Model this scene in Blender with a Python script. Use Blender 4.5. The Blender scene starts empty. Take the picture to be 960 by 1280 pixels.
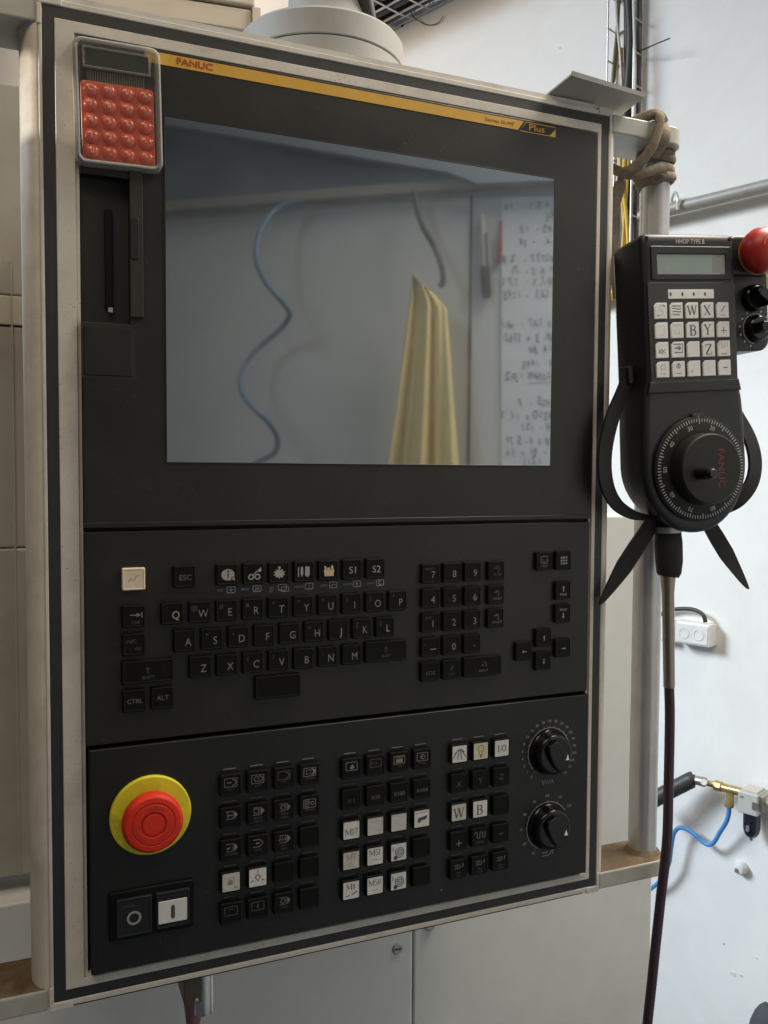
import bpy, bmesh, math, random
from mathutils import Vector, Matrix
random.seed(7)
scene = bpy.context.scene
COL = scene.collection
# ------------------------------------------------------------------ coordinates
# Dimensions are millimetres in the panel's own system: X right, Y down, Z into
# the panel (Z = 0 is the panel's front face, X = Y = 0 its top left corner).
H0 = 1.70


def W(p):
    return Vector((p[0] / 1000.0, p[2] / 1000.0, H0 - p[1] / 1000.0))


def rotvec(r):
    return Matrix.Rotation(Vector(r).length, 3, Vector(r).normalized())


CAM_R = rotvec((0.047, -0.3962, -0.0038))          # measured camera pose
CAM_T = Vector((-215.2956, -319.9803, 541.9144))
CAM_C = -(CAM_R.transposed() @ CAM_T)
F_PX = 1076.42

# ------------------------------------------------------------------ camera
cam_d = bpy.data.cameras.new('camera')
cam = bpy.data.objects.new('camera', cam_d)
COL.objects.link(cam)
cam_d.sensor_fit = 'HORIZONTAL'
cam_d.sensor_width = 36.0
cam_d.lens = 36.0 * F_PX / 960.0
cam_d.clip_start = 0.01
cam_d.clip_end = 60.0


def Wd(v):
    return Vector((v[0], v[2], -v[1]))


_r, _u, _b = Wd(CAM_R[0]), -Wd(CAM_R[1]), -Wd(CAM_R[2])
m4 = Matrix((( _r.x, _u.x, _b.x, 0), (_r.y, _u.y, _b.y, 0), (_r.z, _u.z, _b.z, 0), (0, 0, 0, 1)))
m4.translation = W(CAM_C)
cam.matrix_world = m4
scene.camera = cam
scene.render.resolution_x = 768
scene.render.resolution_y = 1024

# ------------------------------------------------------------------ light
world = bpy.data.worlds.new('World')
scene.world = world
world.use_nodes = True
bg = world.node_tree.nodes['Background']
bg.inputs[0].default_value = (0.76, 0.88, 1.0, 1)
bg.inputs[1].default_value = 0.075


def area(name, loc, target, size, power, color, sy=None):
    l = bpy.data.lights.new(name, 'AREA')
    l.energy = power
    l.color = color
    l.size = size / 1000.0
    if sy:
        l.shape = 'RECTANGLE'
        l.size_y = sy / 1000.0
    o = bpy.data.objects.new(name, l)
    COL.objects.link(o)
    o.location = W(loc)
    o.rotation_euler = (W(target) - W(loc)).to_track_quat('-Z', 'Y').to_euler()
    return o


# daylight from the far window side, behind and to the left of the panel
kl = area('window_daylight', (-2600, -1510, 1510), (1060, 700, 480), 1300, 17.5, (0.76, 0.89, 1.0))
kl.data.spread = math.radians(47)
# unseen warm fill light added at upper left, in front of the panel
hl = area('front_fill', (-420, -1150, -850), (120, 250, 50), 1100, 3.7, (1.0, 0.80, 0.57), 500)
hl.data.spread = math.radians(92)
# unseen fill light added on the right to brighten aisle wall and panel
area('aisle_fill', (930, -700, -170), (440, 330, -420), 600, 14.5, (1.0, 0.90, 0.76), 500)
al = bpy.data.objects['aisle_fill']
al.data.spread = math.radians(125)
# unseen warm fill light added far back to brighten the upper wall
fl_ = area('far_wall_fill', (-900, -800, 1700), (500, -850, 2400), 700, 20.0, (1.0, 0.81, 0.62), 500)
fl_.data.spread = math.radians(150)
# low sunbeam through a gap on the left that catches the housing edge
sb_l = bpy.data.lights.new('sunbeam', 'SPOT')
sb_l.energy = 90
sb_l.color = (1.0, 0.90, 0.76)
sb_l.spot_size = math.radians(2.0)
sb_l.spot_blend = 0.12
sb_l.shadow_soft_size = 0.004
sb_o = bpy.data.objects.new('sunbeam', sb_l)
COL.objects.link(sb_o)
sb_o.location = W((-1500, -330, -150))
sb_o.rotation_euler = (W((-12, 55, 12)) - sb_o.location).to_track_quat('-Z', 'Y').to_euler()
vs = scene.view_settings
vs.view_transform = 'Standard'
vs.look = 'None'
vs.exposure = 0.0
vs.gamma = 1.0
vs.use_curve_mapping = False


# ------------------------------------------------------------------ measuring helpers
def ray(u, v):
    return CAM_R.transposed() @ Vector(((u - 480) / F_PX, (v - 640) / F_PX, 1.0))


def at(u, v, Z):
    d = ray(u, v)
    return CAM_C + d * ((Z - CAM_C.z) / d.z)


def atY(u, v, Y):
    d = ray(u, v)
    return CAM_C + d * ((Y - CAM_C.y) / d.y)


th = math.radians(-44.5)
WALL_W = -(CAM_R.transposed() @ Vector((math.sin(th), 0, math.cos(th))))
WALL_W.y = 0
WALL_W.normalize()                                   # along the wall, towards the viewer
WALL_N = Vector((WALL_W.z, 0, -WALL_W.x))            # out of the wall, into the room
WALL_P = Vector((1066.7, 357.6, 521.0))


def wl(u, v, off=0.0):
    """point seen at (u, v) on the white wall, off mm in front of it"""
    d = ray(u, v)
    s = ((WALL_P + WALL_N * off - CAM_C).dot(WALL_N)) / d.dot(WALL_N)
    return CAM_C + d * s


SCREEN_Z = -4.6
_vd = Vector((0.80, 0, 0.60)).normalized()           # aisle wall facing the panel
REAR_D = Vector((_vd.x, 0, _vd.z))
REAR_N = Vector((-_vd.z, 0, _vd.x))
_v = CAM_C + ray(600, 320) * 1435
REAR_P = Vector((_v.x, _v.y, 2 * SCREEN_Z - _v.z))


def rl(u, v, off=0.0):
    """point of the aisle wall that the screen mirrors at (u, v)"""
    d = ray(u, v)
    d = Vector((d.x, d.y, -d.z))
    c = Vector((CAM_C.x, CAM_C.y, 2 * SCREEN_Z - CAM_C.z))
    s = ((REAR_P + REAR_N * off - c).dot(REAR_N)) / d.dot(REAR_N)
    return c + d * s


# ------------------------------------------------------------------ materials
MATS = {}


def mat(name, color, rough=0.5, metal=0.0, var=0.12, scale=120.0, bump=0.0, bscale=1500.0,
        spec=0.5, coat=0.0, dirt=None, dirt_scale=25.0, dirt_amt=0.35, rvar=0.12, ior=None, specks=None):
    if name in MATS:
        return MATS[name]
    m = bpy.data.materials.new(name)
    m.use_nodes = True
    nt = m.node_tree
    N, L = nt.nodes, nt.links
    b = N['Principled BSDF']
    b.inputs['Metallic'].default_value = metal
    b.inputs['Specular IOR Level'].default_value = spec
    if ior:
        b.inputs['IOR'].default_value = ior
    b.inputs['Coat Weight'].default_value = coat
    b.inputs['Coat Roughness'].default_value = 0.15
    tc = N.new('ShaderNodeNewGeometry')
    n1 = N.new('ShaderNodeTexNoise')
    n1.inputs['Scale'].default_value = scale
    n1.inputs['Detail'].default_value = 6
    n1.inputs['Roughness'].default_value = 0.65
    L.new(tc.outputs['Position'], n1.inputs['Vector'])
    r1 = N.new('ShaderNodeMapRange')
    r1.inputs[1].default_value = 0.3
    r1.inputs[2].default_value = 0.7
    r1.inputs[3].default_value = 1.0 - var
    r1.inputs[4].default_value = 1.0 + var
    L.new(n1.outputs['Fac'], r1.inputs[0])
    mul = N.new('ShaderNodeVectorMath')
    mul.operation = 'SCALE'
    mul.inputs[0].default_value = color
    L.new(r1.outputs[0], mul.inputs['Scale'])
    out = mul.outputs[0]
    if dirt:
        n2 = N.new('ShaderNodeTexNoise')
        n2.inputs['Scale'].default_value = dirt_scale
        n2.inputs['Detail'].default_value = 8
        n2.inputs['Roughness'].default_value = 0.7
        n2.inputs['Distortion'].default_value = 0.6
        L.new(tc.outputs['Position'], n2.inputs['Vector'])
        r2 = N.new('ShaderNodeMapRange')
        r2.inputs[1].default_value = 0.48
        r2.inputs[2].default_value = 0.75
        r2.inputs[3].default_value = 0.0
        r2.inputs[4].default_value = dirt_amt
        L.new(n2.outputs['Fac'], r2.inputs[0])
        mx = N.new('ShaderNodeMix')
        mx.data_type = 'RGBA'
        L.new(r2.outputs[0], mx.inputs[0])
        L.new(out, mx.inputs[6])
        mx.inputs[7].default_value = (*dirt, 1)
        out = mx.outputs[2]
    if specks:
        n4 = N.new('ShaderNodeTexNoise')
        n4.inputs['Scale'].default_value = 620
        n4.inputs['Detail'].default_value = 2
        L.new(tc.outputs['Position'], n4.inputs['Vector'])
        n5 = N.new('ShaderNodeTexNoise')
        n5.inputs['Scale'].default_value = 22
        n5.inputs['Detail'].default_value = 4
        L.new(tc.outputs['Position'], n5.inputs['Vector'])
        am = N.new('ShaderNodeMath')
        am.operation = 'MULTIPLY_ADD'
        am.inputs[1].default_value = 0.35
        L.new(n5.outputs['Fac'], am.inputs[0])
        L.new(n4.outputs['Fac'], am.inputs[2])
        r4 = N.new('ShaderNodeMapRange')
        r4.inputs[1].default_value = 0.86
        r4.inputs[2].default_value = 0.95
        r4.inputs[4].default_value = 0.75
        L.new(am.outputs[0], r4.inputs[0])
        m4_ = N.new('ShaderNodeMix')
        m4_.data_type = 'RGBA'
        L.new(r4.outputs[0], m4_.inputs[0])
        L.new(out, m4_.inputs[6])
        m4_.inputs[7].default_value = (*specks, 1)
        out = m4_.outputs[2]
    L.new(out, b.inputs['Base Color'])
    r3 = N.new('ShaderNodeMapRange')
    r3.inputs[3].default_value = max(0.02, rough - rvar)
    r3.inputs[4].default_value = min(1.0, rough + rvar)
    L.new(n1.outputs['Fac'], r3.inputs[0])
    L.new(r3.outputs[0], b.inputs['Roughness'])
    if bump > 0:
        n3 = N.new('ShaderNodeTexNoise')
        n3.inputs['Scale'].default_value = bscale
        n3.inputs['Detail'].default_value = 4
        L.new(tc.outputs['Position'], n3.inputs['Vector'])
        bp = N.new('ShaderNodeBump')
        bp.inputs['Strength'].default_value = bump
        bp.inputs['Distance'].default_value = 0.0006 if bscale > 200 else 0.004
        L.new(n3.outputs['Fac'], bp.inputs['Height'])
        L.new(bp.outputs[0], b.inputs['Normal'])
    MATS[name] = m
    return m


def clear_mat(name, tint, opacity, rough=0.06):
    m = bpy.data.materials.new(name)
    m.use_nodes = True
    nt = m.node_tree
    N, L = nt.nodes, nt.links
    b = N['Principled BSDF']
    b.inputs['Base Color'].default_value = (*tint, 1)
    b.inputs['Roughness'].default_value = rough
    tr = N.new('ShaderNodeBsdfTransparent')
    tr.inputs[0].default_value = (0.96, 0.96, 0.95, 1)
    fr = N.new('ShaderNodeFresnel')
    fr.inputs[0].default_value = 1.45
    ad = N.new('ShaderNodeMath')
    ad.operation = 'ADD'
    ad.use_clamp = True
    ad.inputs[1].default_value = opacity
    L.new(fr.outputs[0], ad.inputs[0])
    mx = N.new('ShaderNodeMixShader')
    L.new(ad.outputs[0], mx.inputs[0])
    L.new(tr.outputs[0], mx.inputs[1])
    L.new(b.outputs[0], mx.inputs[2])
    L.new(mx.outputs[0], N['Material Output'].inputs[0])
    MATS[name] = m
    return m


M_FRAME = mat('frame_grey_paint', (0.52, 0.495, 0.45), 0.42, var=0.06, scale=60, bump=0.12, bscale=900,
              dirt=(0.20, 0.175, 0.14), dirt_scale=14, dirt_amt=0.5, specks=(0.12, 0.1, 0.08))
M_BODY = mat('housing_grey_paint', (0.50, 0.49, 0.46), 0.45, var=0.06, scale=50, bump=0.12, bscale=900,
             dirt=(0.22, 0.18, 0.13), dirt_scale=22, dirt_amt=0.4)
M_SIDE = mat('housing_side_paint', (0.58, 0.535, 0.465), 0.5, var=0.08, scale=40, bump=0.15, bscale=700,
             dirt=(0.25, 0.20, 0.14), dirt_scale=16, dirt_amt=0.5)
M_SEAL = mat('black_rubber_seal', (0.016, 0.018, 0.021), 0.55, var=0.2)
M_PLATE = mat('charcoal_plate', (0.0078, 0.0076, 0.0068), 0.43, spec=0.42, var=0.15, scale=16, bump=0.16, bscale=2600,
              dirt=(0.022, 0.020, 0.016), dirt_scale=9, dirt_amt=0.5, rvar=0.15, specks=(0.05, 0.046, 0.04))
M_OPPL = mat('operator_plate', (0.0056, 0.0064, 0.0072), 0.43, spec=0.38, var=0.15, scale=16, bump=0.16, bscale=2600,
             dirt=(0.016, 0.016, 0.016), dirt_scale=9, dirt_amt=0.45, rvar=0.15, specks=(0.045, 0.043, 0.04))
M_KEY = mat('black_key_plastic', (0.0030, 0.0030, 0.0030), 0.55, var=0.2, scale=200, bump=0.1, bscale=3000, spec=0.16)
M_DARK = mat('dark_recess', (0.004, 0.004, 0.004), 0.6)
M_GROOVE = mat('groove_black', (0.006, 0.006, 0.006), 0.6)
M_LEG = mat('key_legend_print', (0.17, 0.17, 0.165), 0.6, var=0.4, scale=700)
M_LEGB = mat('bright_legend_print', (0.27, 0.27, 0.255), 0.6, var=0.35, scale=700)
M_LEGF = mat('worn_legend_print', (0.062, 0.062, 0.06), 0.6, var=0.5, scale=900)
M_LED = mat('indicator_lens', (0.095, 0.095, 0.09), 0.8, var=0.2, spec=0.1)
M_STICK = mat('white_sticker', (0.52, 0.53, 0.53), 0.6, var=0.1, scale=300, dirt=(0.35, 0.32, 0.26), dirt_scale=120, dirt_amt=0.4)
M_STICKW = mat('worn_sticker', (0.43, 0.43, 0.40), 0.6, var=0.16, scale=300, dirt=(0.25, 0.23, 0.2), dirt_scale=120, dirt_amt=0.6)
M_CREAM = mat('cream_key', (0.60, 0.52, 0.40), 0.5, var=0.06, scale=200, dirt=(0.36, 0.28, 0.2), dirt_scale=150, dirt_amt=0.4)
M_INK = mat('sticker_ink', (0.045, 0.048, 0.055), 0.6)
M_INKF = mat('faded_ink', (0.19, 0.19, 0.18), 0.6, var=0.3)
M_YELBAND = mat('yellow_print', (0.50, 0.29, 0.030), 0.5, var=0.06)
M_RED = mat('red_logo_print', (0.30, 0.052, 0.012), 0.5)
M_BROWNINK = mat('brown_print', (0.05, 0.03, 0.01), 0.5)
M_ESRED = mat('emergency_red', (0.56, 0.028, 0.013), 0.55, spec=0.25, specks=(0.2, 0.02, 0.015), var=0.06, scale=90, dirt=(0.3, 0.03, 0.02), dirt_scale=60, dirt_amt=0.4)
M_ESYEL = mat('emergency_yellow', (0.62, 0.57, 0.02), 0.55, var=0.06, scale=90, dirt=(0.22, 0.17, 0.02), dirt_scale=40, dirt_amt=0.7, specks=(0.15, 0.11, 0.02))
M_KNOB = mat('glossy_black_knob', (0.0035, 0.0035, 0.004), 0.2, var=0.1, rvar=0.05, spec=0.35)
M_PEND = mat('pendant_black_plastic', (0.0105, 0.0118, 0.0145), 0.42, spec=0.4, specks=(0.04, 0.04, 0.042), var=0.1, scale=60, bump=0.2, bscale=2400, rvar=0.06)
M_PEND2 = mat('pendant_keypad_sheet', (0.018, 0.019, 0.021), 0.5, var=0.1, scale=60, bump=0.1, bscale=2400)
M_STRAP = mat('black_nylon_strap', (0.008, 0.008, 0.009), 0.8, bump=0.3, bscale=3000)
M_PWHITE = mat('pendant_white_key', (0.66, 0.66, 0.67), 0.5, var=0.05, scale=200, dirt=(0.4, 0.4, 0.4), dirt_scale=120, dirt_amt=0.3)
M_LCD = mat('pendant_display', (0.225, 0.285, 0.28), 0.45, var=0.04, spec=0.2)
M_PRED = mat('pendant_red_button', (0.34, 0.012, 0.010), 0.4, var=0.05, rvar=0.05)
M_BRASSY = mat('yellow_ring', (0.45, 0.27, 0.06), 0.5)
M_STEEL = mat('dull_steel', (0.42, 0.41, 0.39), 0.38, metal=0.85, var=0.1, scale=80)
M_SLEEVE = mat('bronze_grey_sleeve', (0.30, 0.265, 0.215), 0.3, metal=0.9, var=0.1, scale=80)
M_CHROME = mat('chrome', (0.62, 0.63, 0.63), 0.2, metal=0.95, var=0.06, rvar=0.05)
M_CABLE = mat('purple_black_cable', (0.036, 0.017, 0.030), 0.45, var=0.1)
M_TUBE = mat('handle_tube_metal', (0.50, 0.505, 0.515), 0.34, metal=0.65, var=0.08, scale=30,
             dirt=(0.22, 0.2, 0.17), dirt_scale=18, dirt_amt=0.3)
M_BRK = mat('bracket_paint', (0.36, 0.36, 0.335), 0.45, var=0.05, scale=60, dirt=(0.2, 0.18, 0.14), dirt_scale=30, dirt_amt=0.4)
M_RUST = mat('rusty_bracket_top', (0.14, 0.10, 0.062), 0.7, var=0.3, scale=90, dirt=(0.07, 0.036, 0.014), dirt_scale=40, dirt_amt=0.9, bump=0.3, bscale=500)
M_CAB = mat('cabinet_grey_paint', (0.66, 0.67, 0.655), 0.5, var=0.04, scale=20, bump=0.1, bscale=600,
            dirt=(0.52, 0.50, 0.45), dirt_scale=5, dirt_amt=0.35)
M_CABL = mat('cabinet_side_cover', (0.42, 0.40, 0.355), 0.55, var=0.08, scale=14, dirt=(0.30, 0.24, 0.17), dirt_scale=6, dirt_amt=0.6)
M_BEIGE = mat('beige_machine_paint', (0.56, 0.51, 0.43), 0.5, var=0.05, scale=20, dirt=(0.36, 0.31, 0.24), dirt_scale=9, dirt_amt=0.35)
M_SWIV = mat('swivel_grey_cast', (0.30, 0.305, 0.30), 0.7, var=0.07, scale=40, bump=0.25, bscale=500)
M_WALL = mat('white_plaster', (0.80, 0.79, 0.775), 0.75, var=0.03, scale=6, bump=0.14, bscale=28,
             dirt=(0.66, 0.63, 0.585), dirt_scale=3.5, dirt_amt=0.5)
M_REAR = mat('aisle_wall_paint', (0.75, 0.735, 0.70), 0.75, var=0.04, scale=8, dirt=(0.58, 0.57, 0.55), dirt_scale=3, dirt_amt=0.4)
M_STRAPB = mat('brown_webbing', (0.20, 0.165, 0.125), 0.9, var=0.35, scale=420, bump=1.0, bscale=1100, dirt=(0.1, 0.085, 0.07), dirt_scale=50, dirt_amt=0.5)
M_WIRE = mat('galvanised_wire', (0.72, 0.71, 0.69), 0.35, metal=0.5, var=0.05)
M_BLKC = mat('black_cable', (0.03, 0.028, 0.026), 0.5, var=0.2)
M_OLIVE = mat('olive_wire', (0.24, 0.235, 0.13), 0.5)
M_WHTC = mat('white_wire', (0.66, 0.64, 0.6), 0.5)
M_YELC = mat('yellow_cable', (0.62, 0.40, 0.05), 0.5, var=0.1)
M_PIPE = mat('galvanised_pipe', (0.34, 0.325, 0.30), 0.5, metal=0.15, var=0.15, scale=25, dirt=(0.3, 0.28, 0.25), dirt_scale=20, dirt_amt=0.5)
M_YPIPE = mat('yellow_pipe_paint', (0.70, 0.42, 0.03), 0.45)
M_SOCK = mat('socket_white', (0.70, 0.69, 0.67), 0.5, var=0.04, dirt=(0.52, 0.49, 0.44), dirt_scale=30, dirt_amt=0.5)
M_BRASS = mat('brass', (0.52, 0.38, 0.17), 0.35, metal=0.75, var=0.15, scale=100)
M_REG = mat('regulator_grey', (0.46, 0.45, 0.41), 0.5, var=0.05)
M_BOWL = mat('regulator_bowl', (0.012, 0.016, 0.028), 0.3)
M_BLUE = mat('blue_air_hose', (0.075, 0.26, 0.60), 0.35, var=0.05)
M_PINK = mat('dusky_pink_cable', (0.20, 0.085, 0.10), 0.5, var=0.1)
M_BRNB = mat('brown_bracket', (0.10, 0.085, 0.06), 0.5, metal=0.3, var=0.2)
M_CLOTH = mat('yellow_cloth', (0.90, 0.73, 0.34), 0.85, var=0.08, scale=40)
M_PAPER = mat('paper', (0.90, 0.90, 0.90), 0.8, var=0.02)
M_WRITE = mat('handwriting', (0.05, 0.05, 0.065), 0.7)
M_WOOD = mat('brown_trim', (0.36, 0.32, 0.27), 0.6, var=0.15, scale=30)
M_UPPER = mat('blue_grey_upper_board', (0.16, 0.18, 0.21), 0.6, var=0.06)
M_REDPEN = mat('red_pen', (0.35, 0.05, 0.04), 0.4)
M_CALRED = mat('calculator_red_membrane', (0.64, 0.080, 0.030), 0.28, var=0.08, scale=70, coat=0.4, rvar=0.08)
M_CALPCB = mat('calculator_green_board', (0.13, 0.13, 0.065), 0.4, var=0.1)
M_CALLCD = mat('calculator_display', (0.020, 0.028, 0.019), 0.5, spec=0.1)
M_CALTXT = mat('calculator_print', (0.90, 0.66, 0.55), 0.5)
M_DGREY = mat('dark_grey_fabric', (0.055, 0.058, 0.065), 0.8, var=0.15, scale=60)
M_CLEAR = clear_mat('clear_plastic', (0.5, 0.5, 0.5), 0.0)
M_CLEARR = clear_mat('clear_plastic_edge', (0.80, 0.80, 0.78), 0.20, 0.1)

# the dark LCD glass: polished cover with a hazy anti-glare lobe and wiping smears
M_GLASS = bpy.data.materials.new('screen_glass')
M_GLASS.use_nodes = True
_n, _l = M_GLASS.node_tree.nodes, M_GLASS.node_tree.links
_p = _n['Principled BSDF']
_q = _n.new('ShaderNodeBsdfPrincipled')
for _b, _rg in ((_p, 0.035), (_q, 0.26)):
    _b.inputs['Base Color'].default_value = (0.010, 0.012, 0.016, 1)
    _b.inputs['Roughness'].default_value = _rg
    _b.inputs['IOR'].default_value = 3.5
    _b.inputs['Specular Tint'].default_value = (0.86, 0.935, 1.0, 1)
_g = _n.new('ShaderNodeNewGeometry')
_mp = _n.new('ShaderNodeMapping')
_mp.inputs['Scale'].default_value = (9, 9, 22)
_mp.inputs['Rotation'].default_value = (0, 0.5, 0)
_tn = _n.new('ShaderNodeTexNoise')
_tn.inputs['Scale'].default_value = 1.0
_tn.inputs['Detail'].default_value = 7
_tn.inputs['Distortion'].default_value = 1.2
_mr = _n.new('ShaderNodeMapRange')
_mr.inputs[1].default_value = 0.35
_mr.inputs[2].default_value = 0.70
_mr.inputs[3].default_value = 0.20
_mr.inputs[4].default_value = 0.46
_mx = _n.new('ShaderNodeMixShader')
_l.new(_g.outputs['Position'], _mp.inputs['Vector'])
_l.new(_mp.outputs[0], _tn.inputs['Vector'])
_l.new(_tn.outputs['Fac'], _mr.inputs[0])
_l.new(_mr.outputs[0], _mx.inputs[0])
_l.new(_p.outputs[0], _mx.inputs[1])
_l.new(_q.outputs[0], _mx.inputs[2])
_l.new(_mx.outputs[0], _n['Material Output'].inputs[0])


# ------------------------------------------------------------------ mesh helpers
def rrect(x0, y0, x1, y1, r=0.0, n=4):
    if r <= 0:
        return [(x0, y0), (x1, y0), (x1, y1), (x0, y1)]
    pts = []
    for cx, cy, a0 in ((x1 - r, y0 + r, -90), (x1 - r, y1 - r, 0), (x0 + r, y1 - r, 90), (x0 + r, y0 + r, 180)):
        for k in range(n + 1):
            a = math.radians(a0 + 90.0 * k / n)
            pts.append((cx + r * math.cos(a), cy + r * math.sin(a)))
    return pts


def offset(poly, d):
    """move a clockwise-on-screen outline inwards by d"""
    n = len(poly)
    out = []
    area2 = sum(poly[i][0] * poly[(i + 1) % n][1] - poly[(i + 1) % n][0] * poly[i][1] for i in range(n))
    sg = 1 if area2 > 0 else -1
    for i in range(n):
        p0, p1, p2 = poly[i - 1], poly[i], poly[(i + 1) % n]
        e1 = Vector((p1[0] - p0[0], p1[1] - p0[1]))
        e2 = Vector((p2[0] - p1[0], p2[1] - p1[1]))
        if e1.length < 1e-6:
            e1 = e2
        if e2.length < 1e-6:
            e2 = e1
        n1 = Vector((-e1.y, e1.x)).normalized() * sg
        n2 = Vector((-e2.y, e2.x)).normalized() * sg
        b = n1 + n2
        b = b / max(0.5, b.dot(n1)) if b.length > 1e-6 else n1
        out.append((p1[0] + b.x * d, p1[1] + b.y * d))
    return out


def inset(poly, d):
    """shrink a convex outline by d on each side"""
    xs, ys = [p[0] for p in poly], [p[1] for p in poly]
    cx, cy = (min(xs) + max(xs)) / 2, (min(ys) + max(ys)) / 2
    hx, hy = (max(xs) - min(xs)) / 2, (max(ys) - min(ys)) / 2
    return [(cx + (x - cx) * (hx - d) / hx, cy + (y - cy) * (hy - d) / hy) for x, y in poly]


IDENT = lambda a, b, d: Vector((a, b, d))


class MB:
    def __init__(self, fr=None):
        self.v, self.f, self.fr, self.sm = [], [], fr or IDENT, []

    def add(self, vs, fs, smooth=False):
        o = len(self.v)
        self.v += [self.fr(*p) for p in vs]
        self.f += [[i + o for i in f] for f in fs]
        self.sm += [smooth] * len(fs)
        return self

    def box(self, x0, y0, z0, x1, y1, z1):
        vs = [(x, y, z) for z in (z0, z1) for x, y in ((x0, y0), (x1, y0), (x1, y1), (x0, y1))]
        return self.add(vs, [(0, 3, 2, 1), (4, 5, 6, 7), (0, 1, 5, 4), (1, 2, 6, 5), (2, 3, 7, 6), (3, 0, 4, 7)])

    def rings(self, rs, caps=(True, True), smooth=False, closed=True):
        n = len(rs[0])
        vs = [p for r in rs for p in r]
        fs = []
        for k in range(len(rs) - 1):
            for i in range(n if closed else n - 1):
                j = (i + 1) % n
                fs.append((k * n + i, k * n + j, (k + 1) * n + j, (k + 1) * n + i))
        self.add(vs, fs, smooth)
        if caps[0]:
            self.add(rs[0], [tuple(range(n))[::-1]])
        if caps[1]:
            self.add(rs[-1], [tuple(range(n))])
        return self

    def slab(self, poly, z0, z1, r=0.0, n=3, dish=0.0, miter=False):
        """outline extruded from its front z0 back to z1, front edge rounded by r"""
        rs = []
        offset = globals()['offset'] if miter else inset
        if dish:
            q = offset(poly, r + dish * 2.2)
            rs.append([(x, y, z0 + dish) for x, y in q])
        if r > 0:
            for k in range(n + 1):
                a = math.pi / 2 * k / n
                q = offset(poly, r * (1 - math.sin(a)))
                rs.append([(x, y, z0 + r * (1 - math.cos(a))) for x, y in q])
        else:
            rs.append([(x, y, z0) for x, y in poly])
        rs.append([(x, y, z1) for x, y in poly])
        return self.rings(rs)

    def ring_slab(self, outer, inner, z0, z1, r=0.0):
        """frame between two outlines with the same number of points"""
        n = len(outer)
        o2 = offset(outer, r)
        i2 = offset(inner, -r)
        L = [[(x, y, z1) for x, y in outer], [(x, y, z0 + r) for x, y in outer], [(x, y, z0) for x, y in o2],
             [(x, y, z0) for x, y in i2], [(x, y, z0 + r) for x, y in inner], [(x, y, z1) for x, y in inner]]
        if r <= 0:
            L = [L[0], L[2], L[3], L[5]]
        L.append(L[0])
        return self.rings(L, (False, False))

    def lathe(self, prof, ca=0.0, cb=0.0, seg=40, smooth=True, caps=(True, True), sx=1.0):
        rs = []
        for r, d in prof:
            rs.append([(ca + sx * r * math.cos(2 * math.pi * k / seg), cb + r * math.sin(2 * math.pi * k / seg), d) for k in range(seg)])
        # split the surface where the profile turns sharply, so edges stay crisp
        groups, cur = [], [0, 1]
        for i in range(1, len(prof) - 1):
            a0 = math.atan2(prof[i][1] - prof[i - 1][1], prof[i][0] - prof[i - 1][0])
            a1 = math.atan2(prof[i + 1][1] - prof[i][1], prof[i + 1][0] - prof[i][0])
            da = abs((a1 - a0 + math.pi) % (2 * math.pi) - math.pi)
            if da > math.radians(38):
                groups.append(cur)
                cur = [i, i + 1]
            else:
                cur.append(i + 1)
        groups.append(cur)
        for q, g in enumerate(groups):
            self.rings([rs[i] for i in g], (caps[0] and q == 0, caps[1] and q == len(groups) - 1), smooth)
        return self

    def tube(self, pts, r, seg=12, flat=1.0, up=None, caps=True, smooth=True):
        P = [Vector(p) for p in pts]
        n = len(P)
        R = r if isinstance(r, (list, tuple)) else [r] * n
        T = []
        for i in range(n):
            t = (P[min(i + 1, n - 1)] - P[max(i - 1, 0)])
            T.append(t.normalized())
        u = Vector(up) if up else (Vector((0, 1, 0)) if abs(T[0].y) < 0.9 else Vector((1, 0, 0)))
        rs = []
        for i in range(n):
            u = (u - T[i] * u.dot(T[i])).normalized()
            w = T[i].cross(u)
            rs.append([P[i] + u * (R[i] * math.cos(2 * math.pi * k / seg)) + w * (R[i] * flat * math.sin(2 * math.pi * k / seg)) for k in range(seg)])
        return self.rings(rs, (caps, caps), smooth)

    def stroke(self, pts, w, d, closed=False):
        """flat printed line"""
        p = [Vector(q) for q in pts]
        n = len(p)
        a, b = [], []
        for i in range(n):
            if closed:
                t = (p[(i + 1) % n] - p[i - 1]).normalized()
            else:
                t = (p[min(i + 1, n - 1)] - p[max(i - 1, 0)]).normalized()
            nn = Vector((-t.y, t.x)) * (w / 2)
            a.append((p[i].x + nn.x, p[i].y + nn.y, d))
            b.append((p[i].x - nn.x, p[i].y - nn.y, d))
        vs = a + b
        m = n if closed else n - 1
        return self.add(vs, [(i, (i + 1) % n, n + (i + 1) % n, n + i) for i in range(m)])

    def poly(self, pts, d):
        return self.add([(x, y, d) for x, y in pts], [tuple(range(len(pts)))])

    def text(self, s, x, y, size, d, align='CENTER', sx=1.0, rot=0.0, shear=0.0):
        vs, fs = glyphs(s, align)
        c, sn = math.cos(rot), math.sin(rot)
        pts = []
        for vx, vy in vs:
            a, b = (vx + shear * vy) * size * sx, -vy * size
            pts.append((x + a * c - b * sn, y + a * sn + b * c, d))
        return self.add(pts, fs)

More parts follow.
